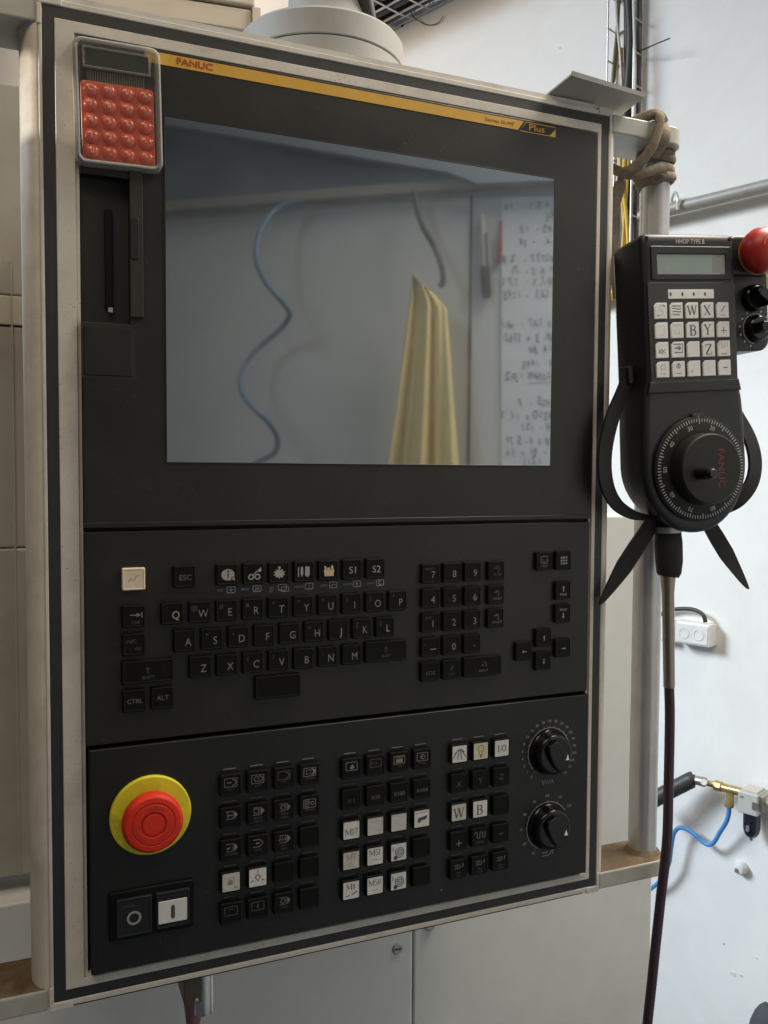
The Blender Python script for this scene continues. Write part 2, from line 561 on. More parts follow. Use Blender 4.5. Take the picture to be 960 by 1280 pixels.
    def build(self, name, m, parent=None, origin=None, normals=True):
        ws = [W(p) for p in self.v]
        if parent is not None:
            org = Vector(parent['_o']) if '_o' in parent else Vector((0, 0, 0))
        elif origin is not None:
            org = W(origin)
        else:
            mn = [min(p[i] for p in ws) for i in range(3)]
            mx = [max(p[i] for p in ws) for i in range(3)]
            org = Vector(((mn[0] + mx[0]) / 2, (mn[1] + mx[1]) / 2, mn[2]))
        me = bpy.data.meshes.new(name)
        me.from_pydata([p - org for p in ws], [], self.f)
        me.polygons.foreach_set('use_smooth', self.sm)
        if normals:
            bm = bmesh.new()
            bm.from_mesh(me)
            bmesh.ops.recalc_face_normals(bm, faces=bm.faces)
            bm.to_mesh(me)
            bm.free()
        me.materials.append(m)
        me.update()
        o = bpy.data.objects.new(name, me)
        COL.objects.link(o)
        if parent is not None:
            o.parent = parent
            o['_o'] = tuple(org)
        else:
            o.location = org
        return o


_GL = {}


def glyphs(s, align='CENTER'):
    k = (s, align)
    if k in _GL:
        return _GL[k]
    cu = bpy.data.curves.new('t', 'FONT')
    cu.body = s
    cu.align_x = align
    cu.align_y = 'CENTER'
    cu.resolution_u = 3
    ob = bpy.data.objects.new('t', cu)
    me = ob.to_mesh()
    vs = [(v.co.x, v.co.y) for v in me.vertices]
    fs = [tuple(p.vertices) for p in me.polygons]
    ob.to_mesh_clear()
    bpy.data.objects.remove(ob)
    bpy.data.curves.remove(cu)
    _GL[k] = (vs, fs)
    return _GL[k]


def thing(name, loc, label, cat, group=None):
    o = bpy.data.objects.new(name, None)
    COL.objects.link(o)
    o.location = W(loc)
    o['_o'] = tuple(W(loc))
    o['label'] = label
    o['category'] = cat
    if group:
        o['group'] = group
    return o


def tag(o, label, cat, group=None):
    o['label'] = label
    o['category'] = cat
    if group:
        o['group'] = group
    return o


def copy_at(src, parent, delta):
    """a copy of a part moved by delta (mm, panel axes)"""
    c = src.copy()
    COL.objects.link(c)
    c.parent = parent
    dw = Wd(Vector(delta) / 1000.0)
    c.location = src.location + dw
    return c


def curve(pts, n=8):
    """Catmull-Rom through the points"""
    P = [Vector(p) for p in pts]
    P = [P[0] * 2 - P[1]] + P + [P[-1] * 2 - P[-2]]
    out = []
    for i in range(1, len(P) - 2):
        for k in range(n):
            t = k / n
            a, b, c, d = P[i - 1], P[i], P[i + 1], P[i + 2]
            out.append(0.5 * ((2 * b) + (c - a) * t + (2 * a - 5 * b + 4 * c - d) * t * t + (3 * b - a - 3 * c + d) * t ** 3))
    out.append(P[-2].copy())
    return out


# ------------------------------------------------------------------ the setting: two walls
def wall_slab(name, P, Wv, Nv, s0, s1, y0, y1, m):
    b = MB()
    b.fr = lambda a, y, d: Vector((P.x, 0, P.z)) + Wv * a + Nv * d + Vector((0, y, 0))
    b.box(s0, y0, 0, s1, y1, -80)
    o = b.build(name, m)
    o['kind'] = 'structure'
    return o


wall_slab('wall', WALL_P, WALL_W, WALL_N, -4200, 790, -1900, 1500, M_WALL)
wall_slab('aisle_wall', REAR_P, REAR_D, REAR_N, -1700, 900, -1100, 1500, M_REAR)

# ------------------------------------------------------------------ machine behind the panel
mc = thing('machine_cabinet', (330, 1400, 300), 'pale grey sheet metal machine cabinet standing behind and below the control panel', 'cabinet')
CZ = 170.0
MB().slab(rrect(-700, 655, 340.3, 1400, 2), CZ, CZ + 60, 2).build('cover_panel', M_CAB, mc)
MB().slab(rrect(343.0, 340, 641, 1400, 2), CZ + 1.5, CZ + 60, 2).build('cover_panel', M_CAB, mc)
MB().box(-690, 660, CZ + 12, 632, 1395, CZ + 58).build('inner_frame', M_GROOVE, mc)
for (x, y) in ((323.5, 768), (359.5, 751.5)):
    s = MB().lathe([(4.6, CZ - 1.6), (5.6, CZ - 1.0), (5.9, CZ + 2.5)], x, y, 24).build('screw', M_STEEL, mc)
    MB().box(x - 3.8, y - 0.7, CZ - 1.75, x + 3.8, y + 0.7, CZ - 1.5).build('slot', M_DARK, s)
ms = thing('machine_side_cover', (-200, 650, 220), 'tall beige brown machine cover with seams standing left of the control panel', 'machine cover')
MB().slab(rrect(-700, -24, 160, 148.2, 1), 190, 250, 2).build('cover_panel', M_CABL, ms)
MB().slab(rrect(-700, 149, 160, 173, 1), 188.5, 250, 1).build('cover_strip', M_BEIGE, ms)
MB().slab(rrect(-700, 173.8, 160, 358.8, 1), 190, 250, 2).build('cover_panel', M_CABL, ms)
MB().slab(rrect(-700, 359.4, 160, 640, 1), 189, 250, 2).build('cover_panel', M_CABL, ms)
MB().slab(rrect(-22.5, 120, -21.2, 640, 0.5), 187.5, 192, 0.4).build('edge_strip', M_CABL, ms)

# overhead beam at top left
b0, b1, b2 = atY(-60, -14, -170), atY(322, 40, -150), atY(150, 14, -150)
dv = Vector((b1.x - b2.x, 0, b1.z - b2.z)).normalized()
nv = Vector((-dv.z, 0, dv.x))
bt = thing('overhead_beam', b1, 'beige painted machine beam with a groove above the top left of the panel', 'beam')


def fbeam(a, y, d):
    return Vector((b1.x, 0, b1.z)) + dv * a + nv * d + Vector((0, y, 0))


MB(fbeam).slab(rrect(-600, -171, -6, -150, 2), 0, 60, 1.5).build('lower_flange', M_BEIGE, bt)
MB(fbeam).slab(rrect(-600, -330, -3, -173.5, 2), -3, 60, 2).build('web_plate', M_BEIGE, bt)
MB(fbeam).slab(rrect(-6, -172.5, 3, -146, 1), -4, 50, 1).build('end_post', M_BEIGE, bt)

# ------------------------------------------------------------------ control panel housing
cp = thing('control_panel', (217, 648, 40), 'tall grey machine control panel with dark screen, black keyboard and push buttons', 'control panel')
OW, OH = 434.0, 646.6
# housing: rounded extruded sides
prof = [(-2.2, 0.6)] + [(-2.2 - 11.6 * math.sin(math.radians(a_)), 0.6 + 21 * (1 - math.cos(math.radians(a_)))) for a_ in range(10, 91, 10)] + [(-13.8, 60), (-13.8, 112)]
vs_, fs_ = [], []
left = prof
right = [(OW - x, z) for x, z in prof][::-1]
sec = [(-1.2, 9.6)] + left + right + [(OW + 1.2, 9.6)]
rs = [[(x, y, z) for x, z in sec] for y in (-3.5, OH + 3.0)]
MB().rings(rs, (True, True), smooth=True).build('housing', M_SIDE, cp)
# front rim around the seal
MB().ring_slab(rrect(-2.6, -4.2, OW + 2.8, OH + 4.2, 0), rrect(-0.3, -0.3, OW + 0.3, OH + 0.3, 0), -0.4, 3, 0.5).build('front_rim', M_BODY, cp)
for x0, x1, y0, y1 in ((-3.2, 11.6, -6.2, -0.5), (423.9, OW + 3.4, -6.2, -0.5), (-3.2, 11.2, OH + 0.5, OH + 5.6), (423.9, OW + 3.4, OH + 0.5, OH + 5.6)):
    MB().slab(rrect(x0, y0, x1, y1, 0.8), -1.0, 6, 0.5).build('corner_block', M_BODY, cp)
for x0, x1, y0, y1 in ((-3.2, -0.5, -0.4, 12.5), (OW + 0.5, OW + 3.4, -0.4, 12.5), (-3.2, -0.5, OH - 10.5, OH + 0.4), (OW + 0.5, OW + 3.4, OH - 10.5, OH + 0.4)):
    MB().slab(rrect(x0, y0, x1, y1, 0.5), -1.0, 6, 0.4).build('corner_block', M_BODY, cp)
MB().box(12, OH + 4.4, 2.5, 423, OH + 6.4, 60).build('bottom_lip', M_GROOVE, cp)
MB().box(12, -8.5, 1.5, 423, -4.6, 60).build('top_lip', M_BODY, cp)
MB().ring_slab(rrect(0, 0, OW, OH), rrect(7.0, 7.0, OW - 6.9, OH - 6.8), 0.0, 4, 0.0).build('black_seal', M_SEAL, cp)
MB().ring_slab(rrect(7.15, 7.15, OW - 7.05, OH - 6.95), rrect(19, 14.5, 423.3, 634), -0.5, 6, 0.4).build('front_frame', M_FRAME, cp)
MB().box(18, 14, 5, 424, 634.6, 8).build('backing_plate', M_GROOVE, cp)
MB().ring_slab(rrect(19.2, 14.7, 423.1, 633.8), rrect(21.2, 16.2, 421.3, 632), 1.2, 5.2, 0).build('frame_gap', M_FRAME, cp)

# display unit with notch for the card slot
PZ = -4.0
disp_out = [(21.7, 16.8), (420.4, 16.8), (420.4, 331.2), (21.7, 331.2), (21.7, 197.2), (51.6, 197.2), (51.6, 103.0), (21.7, 103.0)]
MB().slab(disp_out, PZ, 4.6, 0.5, 2, miter=True).build('display_bezel', M_PLATE, cp)
# screen
sx0, sy0, sx1, sy1 = 74.9, 59.2, 379.0, 287.3
MB().ring_slab(rrect(sx0 - 1.0, sy0 - 1.0, sx1 + 1.0, sy1 + 1.0), rrect(sx0, sy0, sx1, sy1), PZ - 0.55, PZ + 1, 0.2).build('screen_rim', M_PLATE, cp)
MB().box(sx0 + 0.02, sy0 + 0.02, SCREEN_Z + 0.25, sx1 - 0.02, sy1 - 0.02, PZ + 1).build('screen', M_GLASS, cp)
# yellow name band
nb = MB().box(62, 18.4, PZ - 0.25, 345.0, 25.9, PZ + 1)
nb.add([(345.0, 18.4, PZ - 0.25), (350.6, 18.4, PZ - 0.25), (345.0, 25.9, PZ - 0.25)], [(0, 1, 2)])
nbo = nb.build('name_band', M_YELBAND, cp)
MB().text('FANUC', 94.6, 22.0, 5.9, PZ - 0.4, sx=1.25).build('logo', M_RED, nbo)
for q_, (dx_, dy_) in enumerate(((0.3, 0), (-0.25, 0.1), (0.1, 0.25), (0.05, -0.2))):
    MB().text('FANUC', 94.6 + dx_, 22.0 + dy_, 5.9, PZ - 0.41 - 0.02 * q_, sx=1.25).build('logo', M_RED, nbo)
MB().text('Series 0i-MF', 328.8, 22.4, 4.0, PZ - 0.4, sx=1.32).build('series_print', M_BROWNINK, nbo)
pb = MB()
pb.stroke([(352.5, 18.8), (379.8, 18.8), (379.8, 26.2), (347.0, 26.2), (352.5, 18.8)], 0.5, PZ - 0.22)
pb.text('Plus', 362.3, 22.4, 7.2, PZ - 0.3, sx=1.3)
pb.poly([(379.6, 20.6), (379.6, 26.0), (374.2, 26.0)], PZ - 0.28)
pb.build('plus_badge', M_YELBAND, cp)
# card slot: open recess with folded door strip
sl = MB().box(20.2, 102.0, 4.2, 52.5, 198.2, 4.9).build('card_slot', M_DARK, cp)
MB().slab(rrect(36.5, 122, 41.5, 187, 1.5), 1.0, 4, 0.8).build('slot_guide', M_KEY, sl)
MB().box(38.2, 186.2, 0.7, 41.2, 189.2, 2.0).build('eject_pin', M_STEEL, sl)
fl = MB().slab(rrect(51.7, 96.6, 60.0, 192.5, 0.6), PZ - 2.4, PZ + 0.2, 0.5).build('slot_door', mat('slot_door_grey', (0.024, 0.0235, 0.022), 0.5, spec=0.3), cp)
MB().slab(rrect(51.9, 128, 57.2, 155, 1.4), PZ - 3.2, PZ - 2.3, 0.4).build('finger_pull', M_PLATE, fl)
dg = MB()
dg.ring_slab(rrect(20.9, 198.0, 54.6, 233.2), rrect(22.5, 199.4, 52.6, 231.4), PZ - 0.06, PZ + 0.4)
dgo = dg.build('port_door_groove', M_GROOVE, cp)
MB().slab(rrect(22.6, 199.6, 52.5, 231.3, 0.5), PZ - 0.5, PZ + 0.4, 0.4).build('port_door', M_PLATE, cp)
# keyboard and operator plates
MB().slab(rrect(21.4, 333.6, 419.0, 475.6, 0.8), PZ - 0.2, 5, 0.7).build('keyboard_plate', M_PLATE, cp)
MB().slab(rrect(23.0, 478.2, 419.8, 630.6, 0.8), PZ - 1.6, 5, 0.8).build('operator_plate', M_OPPL, cp)
MB().slab(rrect(21.2, 327.6, 419.6, 331.1, 0.3), PZ - 0.9, PZ + 1, 0.5).build('seam_strip', M_PLATE, cp)

# ------------------------------------------------------------------ keys
KZ = PZ - 0.2            # keyboard plate front
KH = 3.4                 # key height
proto = {}


def key(x, y, w=15.0, h=15.0, face=KZ, m=None, hgt=KH):
    m = m or M_KEY
    k = (w, h, face, m.name, hgt)
    if k not in proto:
        o = MB().slab(rrect(x - w / 2, y - h / 2, x + w / 2, y + h / 2, 0.9, 2), face - hgt, face + 0.4, 0.9, 2, dish=0.25).build('key', m, cp)
        proto[k] = (o, x, y)
        return o
    o, x0, y0 = proto[k]
    c = copy_at(o, cp, (x - x0, y - y0, 0))
    return c


def legend(k, builder, x, y, m, face=KZ, hgt=KH, name='legend'):
    """printed marks on a key; builder draws around (0, 0) at depth d"""
    d = face - hgt + 0.25 - 0.12
    b = MB(lambda p, q, r: Vector((x + p, y + q, d + r)))
    builder(b)
    # legends are children of the key: keep their world place
    o = b.build(name, m)
    mw = o.location.copy()
    o.parent = k
    o.location = mw - (Vector(cp['_o']) + k.location)
    return o


def T(s, px=0, py=0, size=7, sx=1.0, rot=0.0):
    return lambda b: b.text(s, px, py, size, 0, sx=sx, rot=rot)


def multi(*fs):
    def g(b):
        for i, f in enumerate(fs):
            o = b.fr
            b.fr = (lambda oo, dz: (lambda p, q, r: oo(p, q, r - dz)))(o, 0.015 * i)
            f(b)
            b.fr = o
    return g


def S(pts, w=0.6, closed=False):
    return lambda b: b.stroke(pts, w, 0, closed)


def PG(pts):
    return lambda b: b.poly(pts, 0)


def circ(r, cx=0, cy=0, n=20, a0=0, a1=360):
    m = n if a1 - a0 >= 360 else n + 1
    return [(cx + r * math.cos(math.radians(a0 + (a1 - a0) * k / n)), cy + r * math.sin(math.radians(a0 + (a1 - a0) * k / n))) for k in range(m)]


# letter rows
sup = {'Q': "'", 'W': '@', 'E': '#', 'R': '&', 'T': '*', 'Y': '^', 'U': '*', 'I': '(', 'O': ')', 'P': '*',
       'D': '-', 'H': '=', 'K': '[', 'L': ']', 'C': '(', 'V': '/', 'N': ',', 'S': '+'}
rows = [('QWERTYUIOP', 77.2, 18.51, 390.0), ('ASDFGHJKL', 85.4, 18.51, 409.1), ('ZXCVBNM', 95.8, 18.53, 428.0)]
for s_, x0, dx, y in rows:
    for i, c in enumerate(s_):
        x = x0 + dx * i
        k = key(x, y)
        legend(k, T(c, 2.4, 1.3, 7.6, 0.86), x, y, M_LEGB if c in 'QJL' else M_LEG)
        if c in sup:
            legend(k, T(sup[c], -3.6, -3.0, 4.6), x, y, M_LEGF, name='shift_legend')
# function row
fx = [114.7 + 18.47 * i for i in range(7)]


def ic_info(b):
    b.poly([(p[0] * 1.15, p[1]) for p in circ(4.0, 0.5, 0, 24)], 0)
    b.poly([(2.4, 2.6), (5.0, 1.0), (5.4, 4.6)], 0.0)


def ic_wheels(b):
    b.stroke(circ(1.7, -1.6, 2.2, 14), 0.9, 0, True)
    b.stroke(circ(1.7, 3.0, 2.2, 14), 0.9, 0, True)
    b.poly([(2.2, -1.4), (5.6, -4.6), (5.8, -1.2)], 0)
    b.stroke([(0.2, 0.6), (3.0, -2.0)], 0.7, -0.02)


def ic_gear(b):
    pts = []
    for k in range(20):
        r = 4.6 if k % 2 else 2.9
        a = 2 * math.pi * k / 20
        pts.append((0.4 + r * math.cos(a), 0.6 + r * 0.85 * math.sin(a)))
    b.poly(pts, 0)
    b.poly(circ(1.0, 0.4, -3.6, 8), -0.02)


def ic_tools(b):
    b.stroke([(-4.0, -3.4), (-4.0, 3.8)], 0.7, 0)
    b.poly([(-2.2, -3.4), (-0.6, -3.4), (-0.4, 1.4), (-1.4, 4.0), (-2.4, 1.4)], 0)
    b.poly([(1.0, -3.6), (4.2, -3.6), (4.4, 2.4), (3.4, 3.8), (1.9, 3.8), (0.9, 2.4)], 0)


def ic_basket(b):
    b.poly([(-3.4, -0.6), (4.6, -0.6), (4.0, 4.0), (-2.6, 4.0)], 0)
    b.poly([(-3.0, -3.6), (-1.6, -3.2), (-1.2, -0.7), (-2.6, -0.7)], 0)
    b.poly([(2.0, -3.4), (3.6, -3.8), (4.0, -0.7), (2.6, -0.7)], 0)
    b.poly([(-0.6, -2.2), (1.4, -2.2), (1.6, -0.7), (-0.8, -0.7)], 0)


fun = [ic_info, ic_wheels, ic_gear, ic_tools, ic_basket, T('S1', 1.0, 0.6, 7.2), T('S2', 1.0, 0.6, 7.2)]
cap = ['POS', 'PROG', 'OFS', 'MESSAGE', 'GRAPH', 'CUSTOM', 'SYSTEM']
for i, x in enumerate(fx):
    k = key(x, 365.0)
    legend(k, fun[i], x, 365.0, [M_LEGB, M_LEGB, M_LEGB, M_LEGB, mat('basket_print', (0.5, 0.38, 0.25), 0.6), M_LEGB, M_LEGB][i])
    if i == 0:
        legend(k, lambda b: (b.stroke([(0.7, -1.0), (0.7, 2.4)], 0.9, -0.03), b.poly(circ(0.7, 0.7, -2.4, 10), -0.03)), x, 365.0, M_KEY, name='icon_cutout')
    cb = MB()
    d = KZ - 0.1
    cy = 376.0
    cb.text(cap[i], x - 2.2, cy + 0.2, 2.3, d, 'RIGHT' if len(cap[i]) < 5 else 'CENTER', sx=0.92 if len(cap[i]) < 5 else 0.75)
    ex = x + (3.4 if len(cap[i]) < 5 else 5.0)
    cb.stroke(rrect(ex - 2.9, cy - 2.1, ex + 2.9, cy + 2.1, 0.8, 2), 0.6, d, True)
    if i == 0:
        cb.stroke([(ex - 1.8, cy), (ex + 1.8, cy)], 0.6, d); cb.stroke([(ex, cy - 1.5), (ex, cy + 1.5)], 0.6, d - 0.03)
    elif i == 1:
        for q in (-1.6, 0.2):
            cb.stroke([(ex + q, cy - 1.3), (ex + q + 1.4, cy), (ex + q, cy + 1.3)], 0.7, d)
    elif i == 2:
        cb.stroke(rrect(ex - 0.6, cy - 0.2, ex + 4.6, cy + 3.0, 0.5, 2), 0.5, d - 0.03, True)
        cb.text('SET', x - 4.6, cy + 2.4, 2.1, d, sx=0.9)
    elif i == 3:
        cb.text('?', ex, cy, 3.6, d)
    elif i == 4:
        cb.stroke([(ex - 2.0, cy + 1.0), (ex, cy - 0.6), (ex + 2.0, cy + 0.2)], 0.6, d)
    elif i == 5:
        cb.poly(circ(1.0, ex, cy, 10), d)
    else:
        cb.stroke(circ(1.2, ex, cy, 10, 60, 300), 0.6, d)
    cb.build('caption', M_LEGB, cp)
# left keys
k = key(52.2, 365.4, m=M_CREAM); legend(k, S([(-3.5, 1.6), (-1.8, -0.8), (0.2, 1.4), (1.6, -2.0), (3.6, -2.6)], 0.5), 52.2, 365.4, M_INKF)
k = key(85.5, 365.3); legend(k, T('ESC', 0.6, 0.6, 5.2), 85.5, 365.3, mat('dim_legend_print', (0.12, 0.12, 0.115), 0.6, var=0.3, scale=800))
M_LEGD = MATS['dim_legend_print']
k = key(52.1, 390.4); legend(k, multi(S([(-2.6, -1.0), (3.4, -1.0)], 0.6), PG([(1.8, -2.4), (4.6, -1.0), (1.8, 0.4)]), S([(5.2, -2.8), (5.2, 0.8)], 0.6)), 52.1, 390.4, M_LEG)
legend(k, T('TAB', 1.0, 4.0, 3.0), 52.1, 390.4, M_LEGF)
k = key(52.0, 409.3); legend(k, multi(T('ABC', -1.6, -2.2, 3.4), T('abc', 2.6, 2.6, 3.4)), 52.0, 409.3, M_LEGF)
k = key(60.9, 428.2, 34.0, 15.6)
legend(k, multi(S([(0, 1.0), (0, -2.6)], 0.5), S([(-1.3, -1.4), (0, -2.8), (1.3, -1.4)], 0.5), T('SHIFT', 0.2, 4.0, 3.4)), 60.9, 428.2, M_LEGF)
k = key(51.9, 447.2); legend(k, T('CTRL', 0.4, 0.4, 4.2), 51.9, 447.2, M_LEGD)
k = key(70.3, 447.0); legend(k, T('ALT', 0.2, 0.0, 4.6), 70.3, 447.0, M_LEGD)
k = key(234.5, 427.5, 33.8, 15.6)
legend(k, multi(S([(0, 0.6), (0, -3.0)], 0.5), S([(-1.3, -1.8), (0, -3.2), (1.3, -1.8)], 0.5), T('SHIFT', 0.0, 3.6, 3.2)), 234.5, 427.5, M_LEGF)
key(151.0, 446.6, 33.4, 16.4)
# numeric block
nx = [271.1, 289.3, 307.5, 328.4]
ny = [370.6, 389.6, 408.3, 427.2, 446.0]
nums = ['789', '456', '123', '-0.']
for r_, s_ in enumerate(nums):
    for c_, ch in enumerate(s_):
        k = key(nx[c_], ny[r_])
        if ch == '-':
            legend(k, S([(0.2, 1.6), (5.0, 1.6)], 0.8), nx[c_], ny[r_], M_LEG)
            legend(k, T('+', -4.4, -2.0, 3.2), nx[c_], ny[r_], M_LEGF, name='shift_legend')
        elif ch == '.':
            legend(k, PG(circ(0.5, 2.0, 1.6, 8)), nx[c_], ny[r_], M_LEG)
        else:
            legend(k, T(ch, 2.2, 1.2, 7.6, 0.92), nx[c_], ny[r_], M_LEG)
        if ch in '71':
            legend(k, T({'7': 'HOME', '1': 'END'}[ch], -1.6, -3.6, 2.4), nx[c_], ny[r_], M_LEGF, name='shift_legend')
for r_, t_ in enumerate(('ALTER', 'INSERT', 'DELETE')):
    k = key(nx[3], ny[r_])
    legend(k, multi(T(t_, 1.4, 3.2, 2.7), S([(0, -3.4), (2.4, -2.6), (2.8, 0), (1.2, 1.0)], 0.5), S([(-1.6, -2.0), (1.0, -2.0)], 0.6)), nx[3], ny[r_], M_LEGD if r_ else M_LEGF)
k = key(nx[0], ny[4]); legend(k, T('EOB', 0.6, 1.4, 4.2), nx[0], ny[4], M_LEGF)
k = key(nx[1], ny[4]); legend(k, multi(S([(0, 0.4), (1.6, -3.0)], 0.9), T('CAN', 0.6, 3.6, 2.6)), nx[1], ny[4], M_LEGF)
k = key(317.2, 445.8, 34.0, 15.6); legend(k, multi(PG([(-0.8, -1.8), (1.0, -1.0), (-0.8, -0.2)]), S([(1.0, -3.4), (3.0, -2.8), (3.2, 0.4)], 0.5), T('INPUT', 0.6, 3.4, 2.8)), 317.2, 445.8, M_LEGD)
# paging and cursor keys
k = key(372.8, 364.7); legend(k, multi(S(rrect(-3.0, -4.0, 3.2, 1.8, 0.8, 2), 0.5, True), S([(-1.6, -1.6), (-1.6, 0.4), (1.8, 0.4), (1.8, -1.6)], 0.5), T('HELP', 0.3, 4.0, 2.6)), 372.8, 364.7, M_LEGD)
k = key(391.3, 364.7)
legend(k, multi(*[PG(rrect(-2.6 + 2.3 * i, -3.2 + 2.4 * j, -1.2 + 2.3 * i, -1.7 + 2.4 * j)) for i in range(3) for j in range(3)]), 391.3, 364.7, M_LEGB)
k = key(391.4, 389.4); legend(k, multi(S([(0.4, 0.6), (0.4, -3.0)], 0.9), PG([(-0.9, -2.2), (0.4, -4.0), (1.7, -2.2)]), T('PAGE', 0.2, 3.2, 2.8)), 391.4, 389.4, M_LEGB)
k = key(391.5, 408.2); legend(k, multi(S([(0.4, -0.6), (0.4, 3.0)], 0.9), PG([(-0.9, 2.4), (1.7, 2.4), (0.4, 4.2)]), T('PAGE', 0.2, -3.0, 2.8)), 391.5, 408.2, M_LEGB)
for x, y, a in ((373.2, 427.0, 0), (392.0, 436.7, 90), (373.2, 446.0, 180), (354.6, 436.6, 270)):
    k = key(x, y)
    ca, sa = math.cos(math.radians(a)), math.sin(math.radians(a))
    R2 = lambda p: (0.6 + p[0] * ca - p[1] * sa, 0.4 + p[0] * sa + p[1] * ca)
    legend(k, multi(S([R2((0, 2.0)), R2((0, -1.2))], 0.7), PG([R2((-1.0, -0.6)), R2((0, -2.4)), R2((1.0, -0.6))])), x, y, M_LEGB)

# ------------------------------------------------------------------ operator keys
OZ = PZ - 1.6
OKH = 4.4
ax = [116.3, 135.5, 154.8, 174.0]
bx_ = [206.4, 225.6, 244.9, 264.1]
cx_ = [296.2, 315.0, 334.0]
oy = [512.4, 535.6, 558.7, 581.6, 604.2]
ledp = None


def opkey(x, y, w=15.0, m=None):
    global ledp
    if ledp is None:
        o = MB().slab(rrect(x - 4.6, y - 10.6, x + 4.6, y - 9.6, 0.3, 2), OZ - 0.5, OZ + 0.2, 0.25, 1).build('indicator', M_LED, cp)
        ledp = (o, x, y)
    else:
        copy_at(ledp[0], cp, (x - ledp[1], y - ledp[2], 0))
    return key(x, y, w, 15.2, OZ, m, OKH)


def leg(k, b, x, y, m, name='legend'):
    return legend(k, b, x, y, m, OZ, OKH, name)


def ic_mode(kind):
    fr_ = S(rrect(-4.4, -4.8, 4.4, 1.2, 0.2, 1), 0.45, True)
    dd = S([(1.2, -4.0), (3.2, -3.0), (3.8, -1.8), (3.2, -0.6), (1.2, 0.4)], 0.7)
    ar = S([(-2.6, -1.8), (0.6, -1.8)], 0.8)
    sq = S(rrect(-2.6, -3.4, 0.6, -0.4), 0.5, True)
    arrow = PG([(2.4, -4.6), (4.8, -1.8), (2.4, 1.0)])
    hx = S(circ(1.8, -0.8, -1.8, 6), 0.6, True)
    br = S([(-3.4, 0.8), (1.6, 0.8), (1.6, -4.4), (-3.4, -4.4)], 0.45)
    wv = S([(-3.6, -0.8), (-2.8, -3.0), (-2.0, -0.8), (-1.2, -3.0), (-0.4, -0.8), (0.4, -3.0), (1.2, -0.8)], 0.6)
    return {0: (fr_, dd, ar), 1: (fr_, dd, hx), 2: (fr_, dd), 3: (fr_, dd, sq, arrow), 4: (br, arrow, S([(-2.2, -1.8), (1.0, -1.8)], 0.6), S([(-2.2, -3.4), (-2.2, -0.2)], 0.5)),
            5: (br, arrow, sq), 6: (br, arrow, hx), 7: (fr_, S(rrect(-3.2, -3.6, -0.2, -2.2), 0.6, True), S(rrect(-3.2, -1.2, -1.0, 0.2), 0.5, True), S(circ(1.2, 2.0, -1.8, 8), 0.5, True)),
            8: (br, arrow, S([(-3.0, -1.0), (-0.6, -1.8)], 0.9)), 9: (S([(-3.6, -4.4), (1.6, -4.4), (3.8, -1.8), (1.6, 0.8), (-3.6, 0.8)], 0.5), S([(-1.4, -1.8), (1.2, -1.8)], 0.9)),
            10: (br, arrow, wv), 11: (fr_, S([(-1.8, -3.0), (1.8, -3.0)], 0.5)), 12: (fr_, S([(0, -3.6), (0, 0)], 1.0)), 13: (fr_, PG([(-1.6, -0.4), (0.6, -3.6), (2.2, -0.6), (0.4, 0.6)])),
            14: (fr_, wv), 15: (fr_, S([(-3.2, -3.8), (3.2, -3.8)], 0.5), PG(rrect(-2.6, -2.6, 2.6, 0.4))), 16: (fr_, S(circ(1.7, 0.4, -1.8, 10), 0.6, True), S([(-1.6, -1.8), (0.6, -1.8)], 0.6)),
            17: (S([(-3.6, -3.4), (1.0, -3.4), (2.0, -2.0), (1.0, -0.6), (-3.6, -0.6)], 0.6), S([(-3.0, -2.0), (0.4, -2.0)], 0.5), S([(3.8, -4.2), (3.8, -1.6)], 0.8))}[kind]


def sub(words):
    fs = []
    for i, w_ in enumerate(words.split('/')):
        fs.append(T(w_, 0.2, 3.0 + 2.4 * i, 2.0))
    return fs


grid_a = [[(0, 'AUTO', 1), (1, 'EDIT', 1), (2, 'MDI', 0), (3, 'REMOTE', 2)],
          [(4, '', 2), (5, 'BLOCK/DELETE', 2), (6, 'PROG/STOP', 1), (7, 'OPTION', 2)],
          [(8, 'PROGRAM', 2), (9, 'CYCLE', 2), (10, 'DRY/RUN', 2), None],
          ['tool', 'axis', None, None],
          [(11, '', 0), (12, '', 0), (6, 'STOP', 1), None]]
MM = [M_LEGF, M_LEGD, M_LEG]
for r_ in range(5):
    for c_ in range(4):
        x, y = ax[c_], oy[r_]
        g = grid_a[r_][c_]
        k = opkey(x, y)
        if isinstance(g, tuple):
            leg(k, multi(*ic_mode(g[0])), x, y, MM[g[2]])
            if g[1]:
                leg(k, multi(*sub(g[1])), x, y, M_LEGF, 'name_print')
        elif g == 'tool':
            s_ = leg(k, PG(rrect(-6.0, -6.4, 6.2, 6.6, 0.6, 2)), x, y, M_STICKW, 'sticker')
            leg(k, multi(lambda b: b.stroke([(-2.6, 2.0), (-1.4, -2.4), (1.6, -3.2), (2.6, 0.0)], 0.5, -0.05), lambda b: b.poly(circ(2.0, -0.4, 0.2, 10), -0.05), lambda b: b.poly([(2.2, 3.0), (4.6, 4.4), (2.4, 5.0)], -0.05)), x, y, M_INKF, 'sticker_print')
        elif g == 'axis':
            leg(k, PG(rrect(-6.2, -6.8, 6.2, 6.4, 0.6, 2)), x, y, M_STICK, 'sticker')
            def axp(b):
                b.stroke([(0, -5.6), (0, -2.6)], 0.5, -0.05)
                b.stroke([(-4.8, 2.8), (-3.0, 1.8)], 0.7, -0.05)
                b.stroke([(4.8, 2.8), (2.8, 1.8)], 0.7, -0.05)
                b.stroke([(-2.0, -0.4), (0, 2.6), (2.0, -0.4), (0.8, -1.6), (-0.8, -1.6)], 0.8, -0.05, True)
            leg(k, axp, x, y, M_INK, 'sticker_print')

